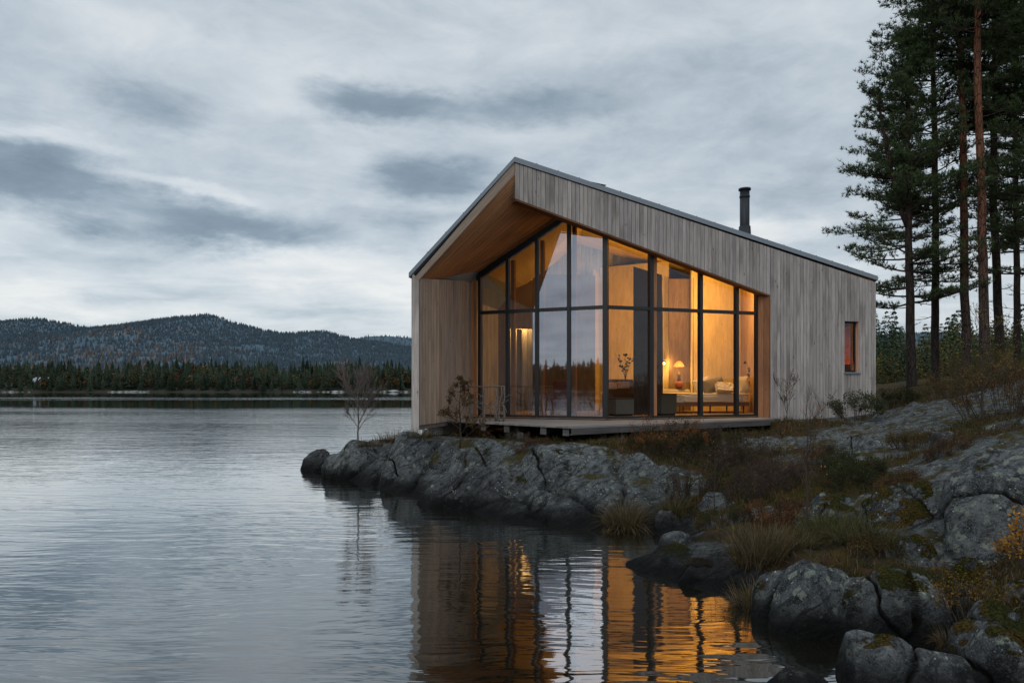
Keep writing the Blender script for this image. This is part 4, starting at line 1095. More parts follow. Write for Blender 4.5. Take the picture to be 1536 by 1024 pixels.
# ------------------------------------------------------------------ vegetation
def vcol(c, n, var=.25, rg=RNG):
    k = 1+(rg.random((n,1))-.5)*2*var
    return np.clip(np.array(c)*k*(1+(rg.random((n,3))-.5)*var*.5), 0.003, 1)
def blades(mb, base, az, lean, length, width, col, curve=1.0):
    """curved grass blades (vectorised); arrays of length N"""
    N = len(base); u = np.array([0,.4,.75,1.0])
    dirx = np.stack([np.cos(az), np.sin(az), np.zeros(N)], 1); side = np.stack([-np.sin(az), np.cos(az), np.zeros(N)], 1)
    ph = az*0+RNG.random(N)*6.28; side = np.stack([np.cos(ph), np.sin(ph), np.zeros(N)], 1)
    V = []
    for k, t in enumerate(u):
        ang = lean*(0.35+0.65*curve*t)
        p = base+(dirx*np.sin(ang)[:,None]+np.array([0,0,1.])*np.cos(ang)[:,None])*(length*t)[:,None]
        w = width*(1-t*.95)
        if k < 3: V += [p-side*w[:,None], p+side*w[:,None]]
        else: V += [p]
    V = np.stack(V, 1).reshape(-1, 3); i0 = np.arange(N)*7
    q = lambda *a: np.stack([i0+x for x in a], 1)
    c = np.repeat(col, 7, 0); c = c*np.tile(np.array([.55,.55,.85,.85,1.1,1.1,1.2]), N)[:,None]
    mb.add(V, np.concatenate([q(0,1,3),q(0,3,2),q(2,3,5),q(2,5,4),q(4,5,6)]), c)
def leaves(mb, pos, size, col, flat=0.0, ratio=.5, rg=RNG):
    N = len(pos); a = rg.normal(size=(N,3)); a[:,2] *= (1-flat); a /= np.linalg.norm(a, axis=1)[:,None]
    b = np.cross(a, rg.normal(size=(N,3))); b /= np.linalg.norm(b, axis=1)[:,None]
    s = size[:,None]
    V = np.stack([pos, pos+a*s*.5+b*s*ratio*.5, pos+a*s, pos+a*s*.5-b*s*ratio*.5], 1).reshape(-1, 3)
    i0 = np.arange(N)*4
    mb.add(V, np.stack([i0,i0+1,i0+2,i0+3], 1), np.repeat(col, 4, 0))
def twigs(mb, p, d, L, r, depth, rg, spread=.6, up=.15, tips=None, nseg=4, kids=(3,5), taper=.5, shrink=.62, start=.3, col=(1,1,1), rmin=0.0):
    r = max(r, rmin)
    pts = [p.copy()]; rad = [r]; d = d.normalized()
    for i in range(nseg):
        d = (d+Vector((rg.gauss(0,.12), rg.gauss(0,.12), rg.gauss(0,.10)+up*.25))).normalized()
        pts.append(pts[-1]+d*L/nseg); rad.append(r*(1-(1-taper)*(i+1)/nseg))
    mb.tube(pts, rad, 5 if r > .006 else 4 if r > .003 else 3, col, cap=False)
    if tips is not None:
        for i in range(1, len(pts)): tips.append((pts[i].copy(), depth))
    if depth > 0:
        for k in range(rg.randint(*kids)):
            f = rg.uniform(start, 1.0); i = min(nseg-1, int(f*nseg)); q = pts[i].lerp(pts[i+1], f*nseg-i)
            ax = (pts[i+1]-pts[i]).normalized(); o = Vector((rg.gauss(0,1), rg.gauss(0,1), rg.gauss(0,1))); o = (o-ax*o.dot(ax)).normalized()
            nd = (ax*math.cos(spread)+o*math.sin(spread*rg.uniform(.7,1.3))+Z_*up).normalized()
            twigs(mb, q, nd, L*shrink*rg.uniform(.7,1.1)*(1.15-f*.5), rad[i]*.6, depth-1, rg, spread, up, tips, max(2, nseg-1), kids, taper, shrink, .15, col, rmin*.8)
Z_ = Vector((0,0,1))
# ---- pines
def pine(label, px, pyb, d, hgt, r0, cb, mlen, seed, lean=(0,0), bark='pinebark', dens=1.0, fork=None):
    rg = random.Random(seed); ng = np.random.default_rng(seed)
    b = P(px, pyb, d); b.z = max(float(gz(b.x, b.y)), b.z-.3) if abs(float(gz(b.x,b.y))-b.z) < 1.5 else b.z
    t = thing('pine_tree', b, label, 'pine tree', 'tall pines right of the cabin')
    # trunk path
    n = 26; path = []; wx = wy = 0
    for i in range(n+1):
        f = i/n; wx += rg.gauss(0,.018)*hgt/20; wy += rg.gauss(0,.018)*hgt/20
        path.append(b+Vector((lean[0]*f*hgt+wx, lean[1]*f*hgt+wy, hgt*f-.35)))
    rad = [(r0*(1-.80*(i/n)**1.15))*(1+.35*math.exp(-i*1.2)) for i in range(n+1)]
    mb = MB(); mb.tube(path, rad, 12)
    def at(f):
        x = f*n; i = min(n-1, int(x)); return path[i].lerp(path[i+1], x-i), rad[i]
    if fork:
        f0, dx, ln = fork; q, rr = at(f0); pp = [q]
        for i in range(1, 9): pp.append(q+Vector((dx*(i/8)**.7, .1*i/8, ln*i/8)))
        mb.tube(pp, [rr*.8*(1-.6*i/8) for i in range(9)], 9)
    tr = obj('trunk', mb, M[bark], t)
    bm_ = MB(); tuftp = []; tuftd = []; tufts_w = []
    def branch(q, dv, L, r, foliage=True):
        pts = [q]; dd = dv.normalized(); m = 6
        for i in range(m):
            dd = (dd+Vector((rg.gauss(0,.07), rg.gauss(0,.07), .045+.05*i/m+rg.gauss(0,.05)))).normalized(); pts.append(pts[-1]+dd*L/m)
        bm_.tube(pts, [r*(1-.85*i/m) for i in range(m+1)], 5, cap=False)
        k = 0; s = .22 if foliage else .25
        side = 1
        while s < .99:
            x = s*m; i = min(m-1, int(x)); p0 = pts[i].lerp(pts[i+1], x-i); ax = (pts[i+1]-pts[i]).normalized()
            o = ax.cross(Z_); o = o.normalized() if o.length > .05 else Vector((1,0,0))
            side = -side
            sl = L*(.42-.26*s)*rg.uniform(.6,1.2)*(1 if foliage else .8)
            sd = (ax*.75+o*side*rg.uniform(.5,.9)+Z_*rg.uniform(-.05,.30)).normalized()
            sp = [p0, p0+sd*sl*.5+Z_*.01, p0+sd*sl+Z_*sl*rg.uniform(.02,.18)]
            bm_.tube(sp, [r*.35*(1-s*.6)+.004, r*.22+.003, .003], 3, cap=False)
            if foliage:
                nt = max(2, int(sl/.085*dens))
                for j in range(nt):
                    g = .15+.85*(j+rg.random())/nt; w = sp[0].lerp(sp[1], g*2) if g < .5 else sp[1].lerp(sp[2], g*2-1)
                    w = w+Vector((rg.gauss(0,.075), rg.gauss(0,.075), rg.gauss(.03,.05)))
                    tuftp.append(w[:]); tuftd.append((sd*.6+Z_*.75+Vector((rg.gauss(0,.25), rg.gauss(0,.25), 0)))[:])
            s += rg.uniform(.055,.10)*(1 if foliage else 1.6)
        if foliage:
            for j in range(int(6*dens)): 
                w = pts[-1]+Vector((rg.gauss(0,.10), rg.gauss(0,.10), rg.gauss(.03,.06))); tuftp.append(w[:]); tuftd.append((dd*.6+Z_*.7)[:])
    h = cb
    while h < .985:
        q, rr = at(h); tt = (h-cb)/(1-cb)
        for k in range(rg.choice((2,3,3,4))):
            az = rg.uniform(0, 2*PI); prof = (1-tt)**.80*(.62+.38*min(1, tt*4))+.05
            L = mlen*prof*rg.uniform(.5,1.15); up = -.08+.25*tt+rg.uniform(-.12,.15)
            branch(q, Vector((math.cos(az), math.sin(az), up)), L, max(.016, rr*.30))
        h += rg.uniform(.17,.33)/hgt
    if fork:
        for i in range(2, 9):
            for k in range(3):
                az = rg.uniform(0, 2*PI); branch(pp[i], Vector((math.cos(az), math.sin(az), rg.uniform(0,.3))), mlen*.55*rg.uniform(.6,1.1)*(1.1-i/10), .03)
    h = max(.10, cb-.28)                      # dead lower limbs
    while h < cb+.05:
        q, rr = at(h); az = rg.uniform(0, 2*PI); branch(q, Vector((math.cos(az), math.sin(az), rg.uniform(-.35,.05))), rg.uniform(.6,2.2), .02, False); h += rg.uniform(.35,.8)/hgt
    obj('branches', bm_, M['twig'], t)
    Pn = np.array(tuftp); Dn = np.array(tuftd); Dn /= np.linalg.norm(Dn, axis=1)[:,None]
    K = 9; N = len(Pn)
    dd = Dn[:,None,:]+ng.normal(size=(N,K,3))*.62; dd /= np.linalg.norm(dd, axis=2)[:,:,None]
    ln = ng.uniform(.10,.20,(N,K,1)); sd = np.cross(dd, ng.normal(size=(N,K,3))); sd /= np.linalg.norm(sd, axis=2)[:,:,None]
    base = Pn[:,None,:]+dd*.01
    V = np.stack([base-sd*.012, base+sd*.012, base+dd*ln], 2).reshape(-1,3)
    shade_ = .75+.5*gnoise(Pn*1.1, seed)[:,None]
    c = np.array([.055,.076,.034])*np.clip(1+shade_*.45+ng.normal(size=(N,1))*.12, .45, 1.9)
    c = np.clip(c*(1+ng.normal(size=(N,3))*.06), .004, 1)
    mbn = MB(); mbn.add(V, np.arange(N*K*3).reshape(-1,3), np.repeat(c, K*3, 0))
    obj('crown', mbn, M['leaf'], t)
    return N
NT_ = 0
for a in (
  ('pine nearest the cabin with forked stem and wide low limbs over the roof end', 1367, 588, 25.0, 13.6, .17, .26, 3.1, 101, (-.008,0), 'darkbark', 1.2, (.46,-1.1,5.0)),
  ('dark straight pine second from the cabin in the pine group', 1403, 580, 26.5, 20.5, .15, .34, 3.3, 102, (-.002,0), 'darkbark', 1.4),
  ('slim reddish brown pine third from the cabin', 1449, 566, 25.0, 23.5, .155, .52, 3.0, 103, (-.012,0), 'pinebark', 1.1),
  ('tall pine with the palest pinkish trunk in the middle of the group', 1477, 572, 23.5, 24.0, .16, .52, 3.0, 104, (-.018,0), 'pinebark', 1.1),
  ('dark leaning pine just right of the palest trunk', 1500, 570, 26.0, 22.5, .16, .44, 3.0, 105, (-.022,0), 'darkbark', 1.35),
  ('thick crowned pine cut by the right picture edge', 1560, 572, 24.0, 19.0, .18, .22, 3.4, 106, (-.004,0), 'darkbark', 1.4),
  ('slender pine standing behind the leaning one, trunk mostly hidden', 1526, 574, 31.0, 20.0, .15, .30, 3.0, 107, (-.006,0), 'darkbark', 1.5),
):
    NT_ += pine(*a)
# ---- bare birch on the rock hump
def bare_tree(name, label, cat, px, pyb, d, hgt, seed, angle=1.3, r=.016, leafn=0, leafc=(.2,.09,.02), spread=.65, stem=.42, shrink=.62, kids=(4,6), depth=3, up=.2, zoff=-.05, matn='twig', leafs=(.02,.035), lean=(0,0), skirt=False):
    b = P(px, pyb, d); b.z += zoff
    rg = random.Random(seed); t = thing(name, b, label, cat)
    mb = MB(); tips = []
    n = 8; pts = [b+Vector((lean[0]*hgt*i/n+rg.gauss(0,.012)*hgt*.5*(i > 0), lean[1]*hgt*i/n+rg.gauss(0,.012)*hgt*.5*(i > 0), hgt*.93*i/n)) for i in range(n+1)]
    mt = MB(); mt.tube(pts, [r*(1-.75*i/n) for i in range(n+1)], 7); obj('trunk', mt, M[matn], t)
    nb = int(11*hgt**.3*kids[1]/5)
    for k in range(nb):
        f = .28+.70*(k+rg.random())/nb if not skirt else .08+.9*(k+rg.random())/nb
        i = min(n-1, int(f*n)); q = pts[i].lerp(pts[i+1], f*n-i); az = rg.uniform(0, 2*PI)
        L = hgt*stem*(1.25-f)*rg.uniform(.7,1.15) if skirt else hgt*stem*(.55+.6*math.sin(min(1,(f-.2)*1.3)*PI))*rg.uniform(.7,1.1)
        twigs(mb, q, Vector((math.cos(az)*math.sin(spread*angle), math.sin(az)*math.sin(spread*angle), math.cos(spread*angle))), L, r*.42*(1.1-f*.6), depth-1, rg, spread, up, tips, 4, kids, .5, shrink, rmin=d*(.00042 if name == 'birch_tree' else .00028))
    obj('branches', mb, M[matn], t)
    if leafn:
        q = [p for p, dp in tips if dp <= 1]; idx = np.random.default_rng(seed).integers(0, len(q), leafn)
        pos = np.array([q[i][:] for i in idx])+RNG.normal(size=(leafn,3))*.012
        ml = MB(); leaves(ml, pos, RNG.uniform(*leafs, leafn), vcol(leafc, leafn, .4)); obj('leaves', ml, M['leaf'], t)
    return t
bare_tree('birch_tree', 'small leafless birch growing alone on the outer rock by the lake', 'birch', 537, 668, 15.3, 1.40, 5, angle=1.0, r=.024, leafn=160, leafc=(.17,.09,.07), matn='birchtwig', spread=.60, stem=.56, kids=(5,7), up=.28)
bare_tree('conifer_sapling', 'scraggly brown needled sapling in front of the wing wall', 'sapling', 690, 668, 12.4, 1.40, 8, r=.018, leafn=1500, leafc=(.12,.075,.04), spread=.8, stem=.36, kids=(4,6), skirt=True, leafs=(.035,.06), up=.25)
bare_tree('sapling', 'thin bare sapling with a few orange leaves in the middle of the slope', 'sapling', 1211, 812, 7.6, 1.62, 14, r=.014, leafn=40, leafc=(.45,.16,.02), spread=.6, stem=.30, kids=(3,4), up=.35, leafs=(.018,.03))
bare_tree('sapling', 'thin bare twig bush in front of the grey cladding beside the glass', 'sapling', 1180, 640, 13.5, 1.0, 15, r=.010, leafn=160, leafc=(.25,.13,.04), spread=.6, stem=.42, kids=(3,5), up=.35)
bare_tree('sapling', 'slender dark sapling with yellow leaves in front of the pine trunks', 'sapling', 1475, 640, 11.5, 1.95, 16, r=.014, leafn=420, leafc=(.24,.17,.03), spread=.7, stem=.34, kids=(3,5), up=.25)
bare_tree('sapling', 'pale bare twig shrub in the heather right of the cracked rock', 'shrub', 1072, 765, 9.2, .85, 18, r=.009, leafn=60, leafc=(.12,.09,.04), spread=.7, stem=.5, kids=(3,5), matn='twig')
# ---- shrubs
def shrub(label, px, pyb, d, w, hgt, seed, col, n=2600, leafs=(.02,.04), twc=18, col2=None, cat='shrub', name='shrub', dy=.7, dome=.5, group=None, grnd=True):
    b = P(px, pyb, d)
    if grnd:
        g = float(gz(b.x, b.y))
        if abs(g-b.z) < .6: b.z = g
    b.z -= .03
    rg = random.Random(seed); ng = np.random.default_rng(seed); t = thing(name, b, label, cat, group)
    mb = MB(); tips = []
    for k in range(twc):
        az = rg.uniform(0, 2*PI); rr = math.sqrt(rg.random())
        q = b+Vector((math.cos(az)*rr*w*.55, math.sin(az)*rr*w*.55*dy, float(gz(b.x+math.cos(az)*rr*w*.55, b.y+math.sin(az)*rr*w*.55*dy))-float(gz(b.x,b.y)) if grnd else 0))
        twigs(mb, q, Vector((math.cos(az)*.7*rr+rg.gauss(0,.15), math.sin(az)*.7*rr*dy+rg.gauss(0,.15), 1)), hgt*rg.uniform(.55,.95)*(1-.45*rr*rr), .006, 2, rg, .55, .2, tips, 4, (3,4))
    obj('branches', mb, M['twig'], t)
    q = [p for p, dp in tips if dp <= 1]; idx = ng.integers(0, len(q), n); pos = np.array([q[i][:] for i in idx])+ng.normal(size=(n,3))*np.array([.028,.028,.02])
    c = vcol(col, n, .35, ng)
    if col2 is not None:
        m = gnoise(pos*3.2, seed) > .05; c[m] = vcol(col2, int(m.sum()), .35, ng)
    ml = MB(); leaves(ml, pos, ng.uniform(*leafs, n), c, ratio=.45, rg=ng); obj('leaves', ml, M['leaf'], t)
    return t
shrub('rounded grey green bush against the cladding under the small window', 1285, 636, 15.2, .62, .85, 31, (.055,.066,.040), n=3600, twc=26, leafs=(.03,.055), col2=(.085,.085,.045))
shrub('heather mound with rusty top at the deck front, right of the corner', 1000, 688, 11.9, .95, .66, 32, (.040,.040,.016), n=9000, twc=60, leafs=(.015,.035), col2=(.19,.080,.032))
shrub('dark green heather patch below the right half of the deck', 1075, 682, 12.2, .9, .52, 33, (.036,.038,.016), n=8000, twc=56, leafs=(.015,.03), col2=(.055,.038,.026))
shrub('straggly brown heather on the steep bank above the sedge', 1035, 745, 9.9, .65, .50, 34, (.05,.042,.024), n=3000, twc=30, leafs=(.012,.028), col2=(.075,.05,.032))
shrub('purplish brown heather beside the thin orange leaved sapling', 1150, 735, 9.4, .85, .56, 35, (.058,.040,.034), n=8000, twc=56, leafs=(.012,.026), col2=(.085,.060,.045))
shrub('dark green bilberry clump above the moss capped slab', 1290, 735, 8.9, .60, .34, 36, (.030,.038,.014), n=4200, twc=34, leafs=(.015,.03), col2=(.05,.058,.024))
shrub('low green bilberry patch left of the moss capped slab', 1262, 722, 9.6, .45, .32, 37, (.040,.050,.020), n=2600, twc=24, leafs=(.018,.034))
shrub('brown grey shrub with tiny leaves on the path to the pale rock', 1365, 676, 10.4, .40, .40, 38, (.07,.055,.03), n=2200, twc=22, leafs=(.014,.03), col2=(.10,.075,.03))
shrub('orange yellow bush poking in at the right edge before the huge boulder', 1536, 842, 5.2, .14, .40, 39, (.42,.19,.025), n=900, twc=9, leafs=(.02,.038), col2=(.30,.15,.03), grnd=False)
shrub('straggly yellowish bush in the gap between split boulder and corner rock', 1458, 925, 5.05, .26, .42, 40, (.13,.085,.02), n=1100, twc=16, leafs=(.014,.028), col2=(.20,.11,.02), grnd=False)
shrub('tangled brown thicket below the pines at the right edge', 1512, 622, 12.0, 1.25, 1.15, 41, (.085,.062,.035), n=6500, twc=44, leafs=(.022,.042), col2=(.15,.085,.03))
shrub('rust coloured thicket behind the slender yellow leaved sapling', 1440, 606, 16.0, 1.3, .95, 42, (.095,.065,.03), n=5200, twc=40, leafs=(.025,.045), col2=(.075,.075,.03))
shrub('dark scrub at the foot of the forked pine beside the cabin end', 1345, 600, 21.0, .8, .6, 43, (.035,.042,.02), n=2600, twc=22, leafs=(.03,.05))
shrub('olive bush rising behind the right thicket under the leaning pines', 1500, 585, 17.0, 1.5, 1.3, 44, (.07,.07,.028), n=6000, twc=40, leafs=(.03,.05), col2=(.15,.10,.03))
shrub('small dark heather tuft at the rock edge under the twig railing', 712, 668, 12.4, .40, .42, 45, (.042,.046,.022), n=2400, twc=26, leafs=(.015,.03), col2=(.07,.055,.025))
shrub('rusty heather strip on the cracked rock top under the deck corner', 800, 672, 12.2, .55, .20, 46, (.09,.048,.028), n=2200, twc=28, leafs=(.012,.026))
shrub('grey wiry shrub under the deck joists', 775, 664, 12.9, .35, .34, 47, (.09,.085,.06), n=700, twc=26, leafs=(.012,.022))
shrub('brown heather spilling over the bank left of the sapling', 1105, 700, 11.0, .95, .56, 48, (.045,.036,.020), n=8000, twc=56, leafs=(.012,.028), col2=(.075,.048,.03))
shrub('mossy green heather between the spit and the bare twig shrub', 1085, 800, 8.4, .50, .30, 49, (.042,.044,.016), n=3200, twc=30, leafs=(.012,.026), col2=(.075,.055,.025))
shrub('low brown heather filling the hollow above the split boulder pair', 1320, 838, 6.6, .50, .24, 50, (.05,.045,.016), n=3200, twc=34, leafs=(.012,.024), col2=(.095,.06,.02))
shrub('low rust brown heather behind the tall dry grass stand', 1165, 790, 8.1, .6, .30, 52, (.075,.045,.022), n=5200, twc=40, leafs=(.012,.026), col2=(.13,.06,.026))
shrub('rusty brown heather on the rock between moss capped slab and bilberry clump', 1350, 745, 8.3, .42, .24, 53, (.085,.052,.020), n=3800, twc=52, leafs=(.012,.024), col2=(.12,.062,.022))
shrub('olive brown heather carpet below the flat grey ledge', 1230, 700, 10.4, .6, .30, 54, (.055,.045,.020), n=4600, twc=40, leafs=(.013,.026), col2=(.10,.055,.024))
shrub('reddish dry heather left of the ridged upper rock', 1420, 706, 9.0, .5, .26, 51, (.075,.045,.026), n=2600, twc=28, leafs=(.012,.026))
# ---- grass tufts
def grass_tuft(label, px, pyb, d, w, hgt, seed, n, cols, lean=.75, name='grass_tuft', wd=.0045, drop=0, cat='grass tuft', grnd=True):
    b = P(px, pyb, d)
    if grnd:
        g = float(gz(b.x, b.y))
        if abs(g-b.z) < .35: b.z = g
    rg = np.random.default_rng(seed); mb = MB()
    az = rg.uniform(0, 2*PI, n); rr = np.sqrt(rg.random(n))*w*.5
    base = np.stack([b.x+np.cos(az)*rr, b.y+np.sin(az)*rr, np.full(n, b.z-.02)], 1)
    if grnd:
        z = gz(base[:,0], base[:,1]); base[:,2] = np.where(np.abs(z-b.z) < .3, z-.02, b.z-.02)
    k = rg.integers(0, len(cols), n); c = np.array(cols)[k]*(1+rg.normal(size=(n,1))*.25); c = np.clip(c, .004, 1)
    blades(mb, base, az+rg.normal(size=n)*.5, np.abs(rg.normal(size=n))*lean*.9+rr/w*lean*.7, hgt*rg.uniform(.5,1.1,n), np.full(n, wd)*rg.uniform(.6,1.2,n), c, curve=1.5)
    return tag(obj(name, mb, M['leaf'], loc=b), label, cat)
DRY = [(.12,.08,.038),(.16,.11,.055),(.085,.065,.032),(.065,.055,.026),(.13,.11,.085)]
GRN = [(.055,.062,.022),(.075,.078,.030),(.045,.05,.018),(.12,.10,.045)]
grass_tuft('arching yellow brown sedge tuft at the waterline below the cracked rock', 937, 782, 9.55, .42, .46, 61, 1300, DRY, lean=1.0)
grass_tuft('tall dry grass stand above the spit at the dark water', 1140, 862, 6.95, .55, .38, 62, 1100, DRY, lean=.5)
grass_tuft('pale dry grass clump left of the thin sapling base', 1180, 842, 7.05, .5, .32, 63, 800, DRY+GRN, lean=.6)
grass_tuft('green grass clump right of the thin sapling base', 1245, 812, 7.4, .55, .32, 64, 1500, GRN, lean=.6)
grass_tuft('green brown grass band above the left split boulder', 1300, 826, 6.9, .6, .28, 65, 1300, GRN+DRY[2:], lean=.7)
grass_tuft('dry grass hanging over the water left of the split boulder', 1135, 905, 6.2, .40, .30, 66, 600, DRY, lean=.8)
grass_tuft('small straw tuft beside the bottom boulder at the inlet', 1425, 965, 4.85, .16, .16, 67, 260, DRY, lean=.8, wd=.003, grnd=False)
grass_tuft('wispy grass on the outer rock crest left of the wing wall', 588, 662, 14.2, .5, .36, 68, 260, DRY, lean=.5, wd=.004, grnd=False)
grass_tuft('thin grass stalks at the foot of the leafless birch', 555, 668, 14.9, .55, .22, 69, 320, DRY, lean=.6, wd=.004, grnd=False)
grass_tuft('wispy grass right under the wing wall corner', 628, 655, 13.5, .45, .28, 70, 300, DRY+GRN, lean=.6, wd=.004, grnd=False)
grass_tuft('grass tuft at the right foot of the cracked rock face', 1010, 770, 9.6, .35, .34, 71, 700, DRY+GRN, lean=.8)
grass_tuft('grass growing along the deck edge above the heather mound', 985, 652, 13.0, .7, .22, 72, 700, GRN, lean=.6)
# ---- low ground cover over the soil
def ground_cover():
    N = 68000
    # more, smaller plants close to the water, fewer and larger further off
    Y = 4.4*(28/4.4)**RNG.random(N); X = (RNG.random(N)*1.75-.32)*Y
    z = gz(X, Y); rk = gz(X, Y, RMf)
    p = np.stack([X, Y, np.zeros(N)], 1)
    dn = fbm(p*1.3, 3, 41)
    keep = (z > .12) & (rk+0.5*fbm(p*3.2, 3, 44) < .42) & (dn > -.35) & ~inpoly(X, Y, FOOT)
    X, Y, z, p, dn = X[keep], Y[keep], z[keep], p[keep], dn[keep]; n = len(X)
    rep = 4
    base = np.repeat(np.stack([X, Y, z-.015], 1), rep, 0)+RNG.normal(size=(n*rep,3))*np.array([.03,.03,.0]); m = n*rep
    hue = fbm(np.repeat(p, rep, 0)*.8, 3, 51)+RNG.normal(size=m)*.12
    pal = np.array([(.046,.038,.024),(.062,.060,.021),(.10,.062,.030),(.052,.062,.020),(.14,.088,.035),(.19,.155,.095)])
    k = np.clip(((hue+.9)/1.8*5).astype(int), 0, 4); k[RNG.random(m) < .09] = 5; c = np.clip(pal[k]*(1+RNG.normal(size=(m,1))*.30), .005, 1)
    L = (.05+.075*RNG.random(m))*(.8+.03*base[:,1])*(1+.5*np.repeat(dn, rep))
    mb = MB(); blades(mb, base, RNG.uniform(0, 2*PI, m), np.abs(RNG.normal(size=m))*.7, L, .0035*(.6+.09*base[:,1]), c, 1.2)
        # looser taller tussocks
    C = 620; Yc = 4.6*(20/4.6)**RNG.random(C); Xc = (RNG.random(C)*1.6-.15)*Yc; zc_ = gz(Xc, Yc); ok = (zc_ > .15) & (gz(Xc, Yc, RMf) < .35) & ~inpoly(Xc, Yc, FOOT)
    Xc, Yc = Xc[ok], Yc[ok]; C = len(Xc); kb = 34; r_ = np.repeat(RNG.uniform(.04,.16,C), kb); aa = RNG.uniform(0, 6.28, C*kb); q_ = np.sqrt(RNG.random(C*kb))*r_
    bx, by = np.repeat(Xc, kb)+np.cos(aa)*q_, np.repeat(Yc, kb)+np.sin(aa)*q_
    pc = np.array(DRY+GRN+[(.10,.085,.06)])[np.repeat(RNG.integers(0, 10, C), kb)]*(1+RNG.normal(size=(C*kb,1))*.35)
    blades(mb, np.stack([bx, by, gz(bx, by)-.02], 1), aa+RNG.normal(size=C*kb), np.abs(RNG.normal(size=C*kb))*.9+.1, RNG.uniform(.08,.30,C*kb), .0028*(.7+.07*by), np.clip(pc, .005, 1), 1.6)
    tag(obj('ground_cover', mb, M['leaf']), kind='stuff')
    # dwarf heather: tiny leaves in cushions over the soil
    N = 20000; Y = 4.5*(22/4.5)**RNG.random(N); X = (RNG.random(N)*1.7-.25)*Y; p = np.stack([X, Y, X*0], 1)
    hm = fbm(p*1.1, 4, 63); ok = (gz(X, Y) > .16) & (gz(X, Y, RMf)+.5*fbm(p*3.2, 3, 44) < .45) & (hm > -.15) & ~inpoly(X, Y, FOOT)
    X, Y, hm = X[ok], Y[ok], hm[ok]; n = len(X); rep = 16; m = n*rep
    o = RNG.normal(size=(m,3)); o /= np.linalg.norm(o, axis=1)[:,None]; o *= (RNG.random((m,1))**.4); o[:,2] = np.abs(o[:,2])
    rad = np.repeat((.05+.10*RNG.random(n))*(.7+.06*Y), rep)[:,None]
    bx, by = np.repeat(X, rep)+o[:,0]*rad[:,0], np.repeat(Y, rep)+o[:,1]*rad[:,0]
    pos = np.stack([bx, by, gz(bx, by)+o[:,2]*rad[:,0]*(.7+.8*np.repeat(np.clip(hm,0,1), rep))], 1)
    hue = fbm(np.stack([bx, by, bx*0], 1)*.9, 3, 71)+RNG.normal(size=m)*.15
    pal = np.array([(.034,.040,.014),(.050,.052,.018),(.065,.044,.030),(.105,.060,.028),(.075,.055,.045)])
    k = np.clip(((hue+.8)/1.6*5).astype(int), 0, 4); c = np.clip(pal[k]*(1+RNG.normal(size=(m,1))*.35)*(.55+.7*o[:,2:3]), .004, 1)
    ml = MB(); leaves(ml, pos, RNG.uniform(.012,.026,m)*(.55+.075*by), c, ratio=.5)
    tag(obj('heather', ml, M['leaf']), kind='stuff')
ground_cover()

# ------------------------------------------------------------------ far shore, forest, hills
def conifers(mb, pos, hgt, rad, col, tiers=6, npt=7, rg=RNG):
    """ragged tiered conifers, vectorised: each tier is a star shaped skirt"""
    N = len(pos); cnt = 2*npt+1
    for k in range(tiers):
        f0 = .12+.80*k/tiers; f1 = min(1.0, f0+1.5/tiers)
        r = rad*(1-f0)**.85*rg.uniform(.75,1.2,N)
        a = np.arange(2*npt)/(2*npt)*2*PI; a = a[None,:]+rg.uniform(0,6.28,(N,1))
        rr = r[:,None]*np.where(np.arange(2*npt) % 2 == 0, 1.0, .45)[None,:]*rg.uniform(.65,1.2,(N,2*npt))
        V = np.empty((N, cnt, 3))
        V[:,:-1,0] = pos[:,0,None]+rr*np.cos(a); V[:,:-1,1] = pos[:,1,None]+rr*np.sin(a)
        V[:,:-1,2] = pos[:,2,None]+(hgt*f0)[:,None]-rr*.30+rg.normal(size=(N,2*npt))*(hgt*.012)[:,None]
        V[:,-1,0] = pos[:,0]; V[:,-1,1] = pos[:,1]; V[:,-1,2] = pos[:,2]+hgt*f1
        i0 = np.arange(N)*cnt; fs = [np.stack([i0+j, i0+(j+1) % (2*npt), i0+2*npt], 1) for j in range(2*npt)]
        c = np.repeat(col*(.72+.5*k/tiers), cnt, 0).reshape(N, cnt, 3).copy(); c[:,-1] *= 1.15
        mb.add(V.reshape(-1,3), np.concatenate(fs), c.reshape(-1,3))
def rounds(mb, pos, hgt, rad, col, n=46, rg=RNG, lf=.42):
    """broad crowns made of scattered leaf clumps"""
    N = len(pos); d = rg.normal(size=(N,n,3)); d /= np.linalg.norm(d, axis=2)[:,:,None]; d *= rg.random((N,n,1))**.4
    c0 = np.stack([pos[:,0], pos[:,1], pos[:,2]+hgt*.58], 1)
    p = c0[:,None,:]+d*np.stack([rad, rad, hgt*.42], 1)[:,None,:]
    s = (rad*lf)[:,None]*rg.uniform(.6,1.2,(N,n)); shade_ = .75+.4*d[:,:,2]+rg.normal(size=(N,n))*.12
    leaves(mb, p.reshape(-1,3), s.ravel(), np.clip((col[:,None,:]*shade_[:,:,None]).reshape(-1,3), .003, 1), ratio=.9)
SHORE = np.array([(30,-210),(-40,-180),(-105,-140),(-170,-85),(-245,-15),(-310,60),(-305,130),(-230,185),(-165,204),(-90,207),(-30,206),(20,212),(60,230),(120,262)], float)
seg = np.diff(SHORE, axis=0); sl_ = np.hypot(*seg.T); cum = np.concatenate([[0], np.cumsum(sl_)])
def along(s, off):
    k = np.clip(np.searchsorted(cum, s)-1, 0, len(seg)-1); f = (s-cum[k])/sl_[k]
    p = SHORE[k]+seg[k]*f[:,None]; nn = np.stack([-seg[k][:,1], seg[k][:,0]], 1)/sl_[k][:,None]
    return p+nn*off[:,None]
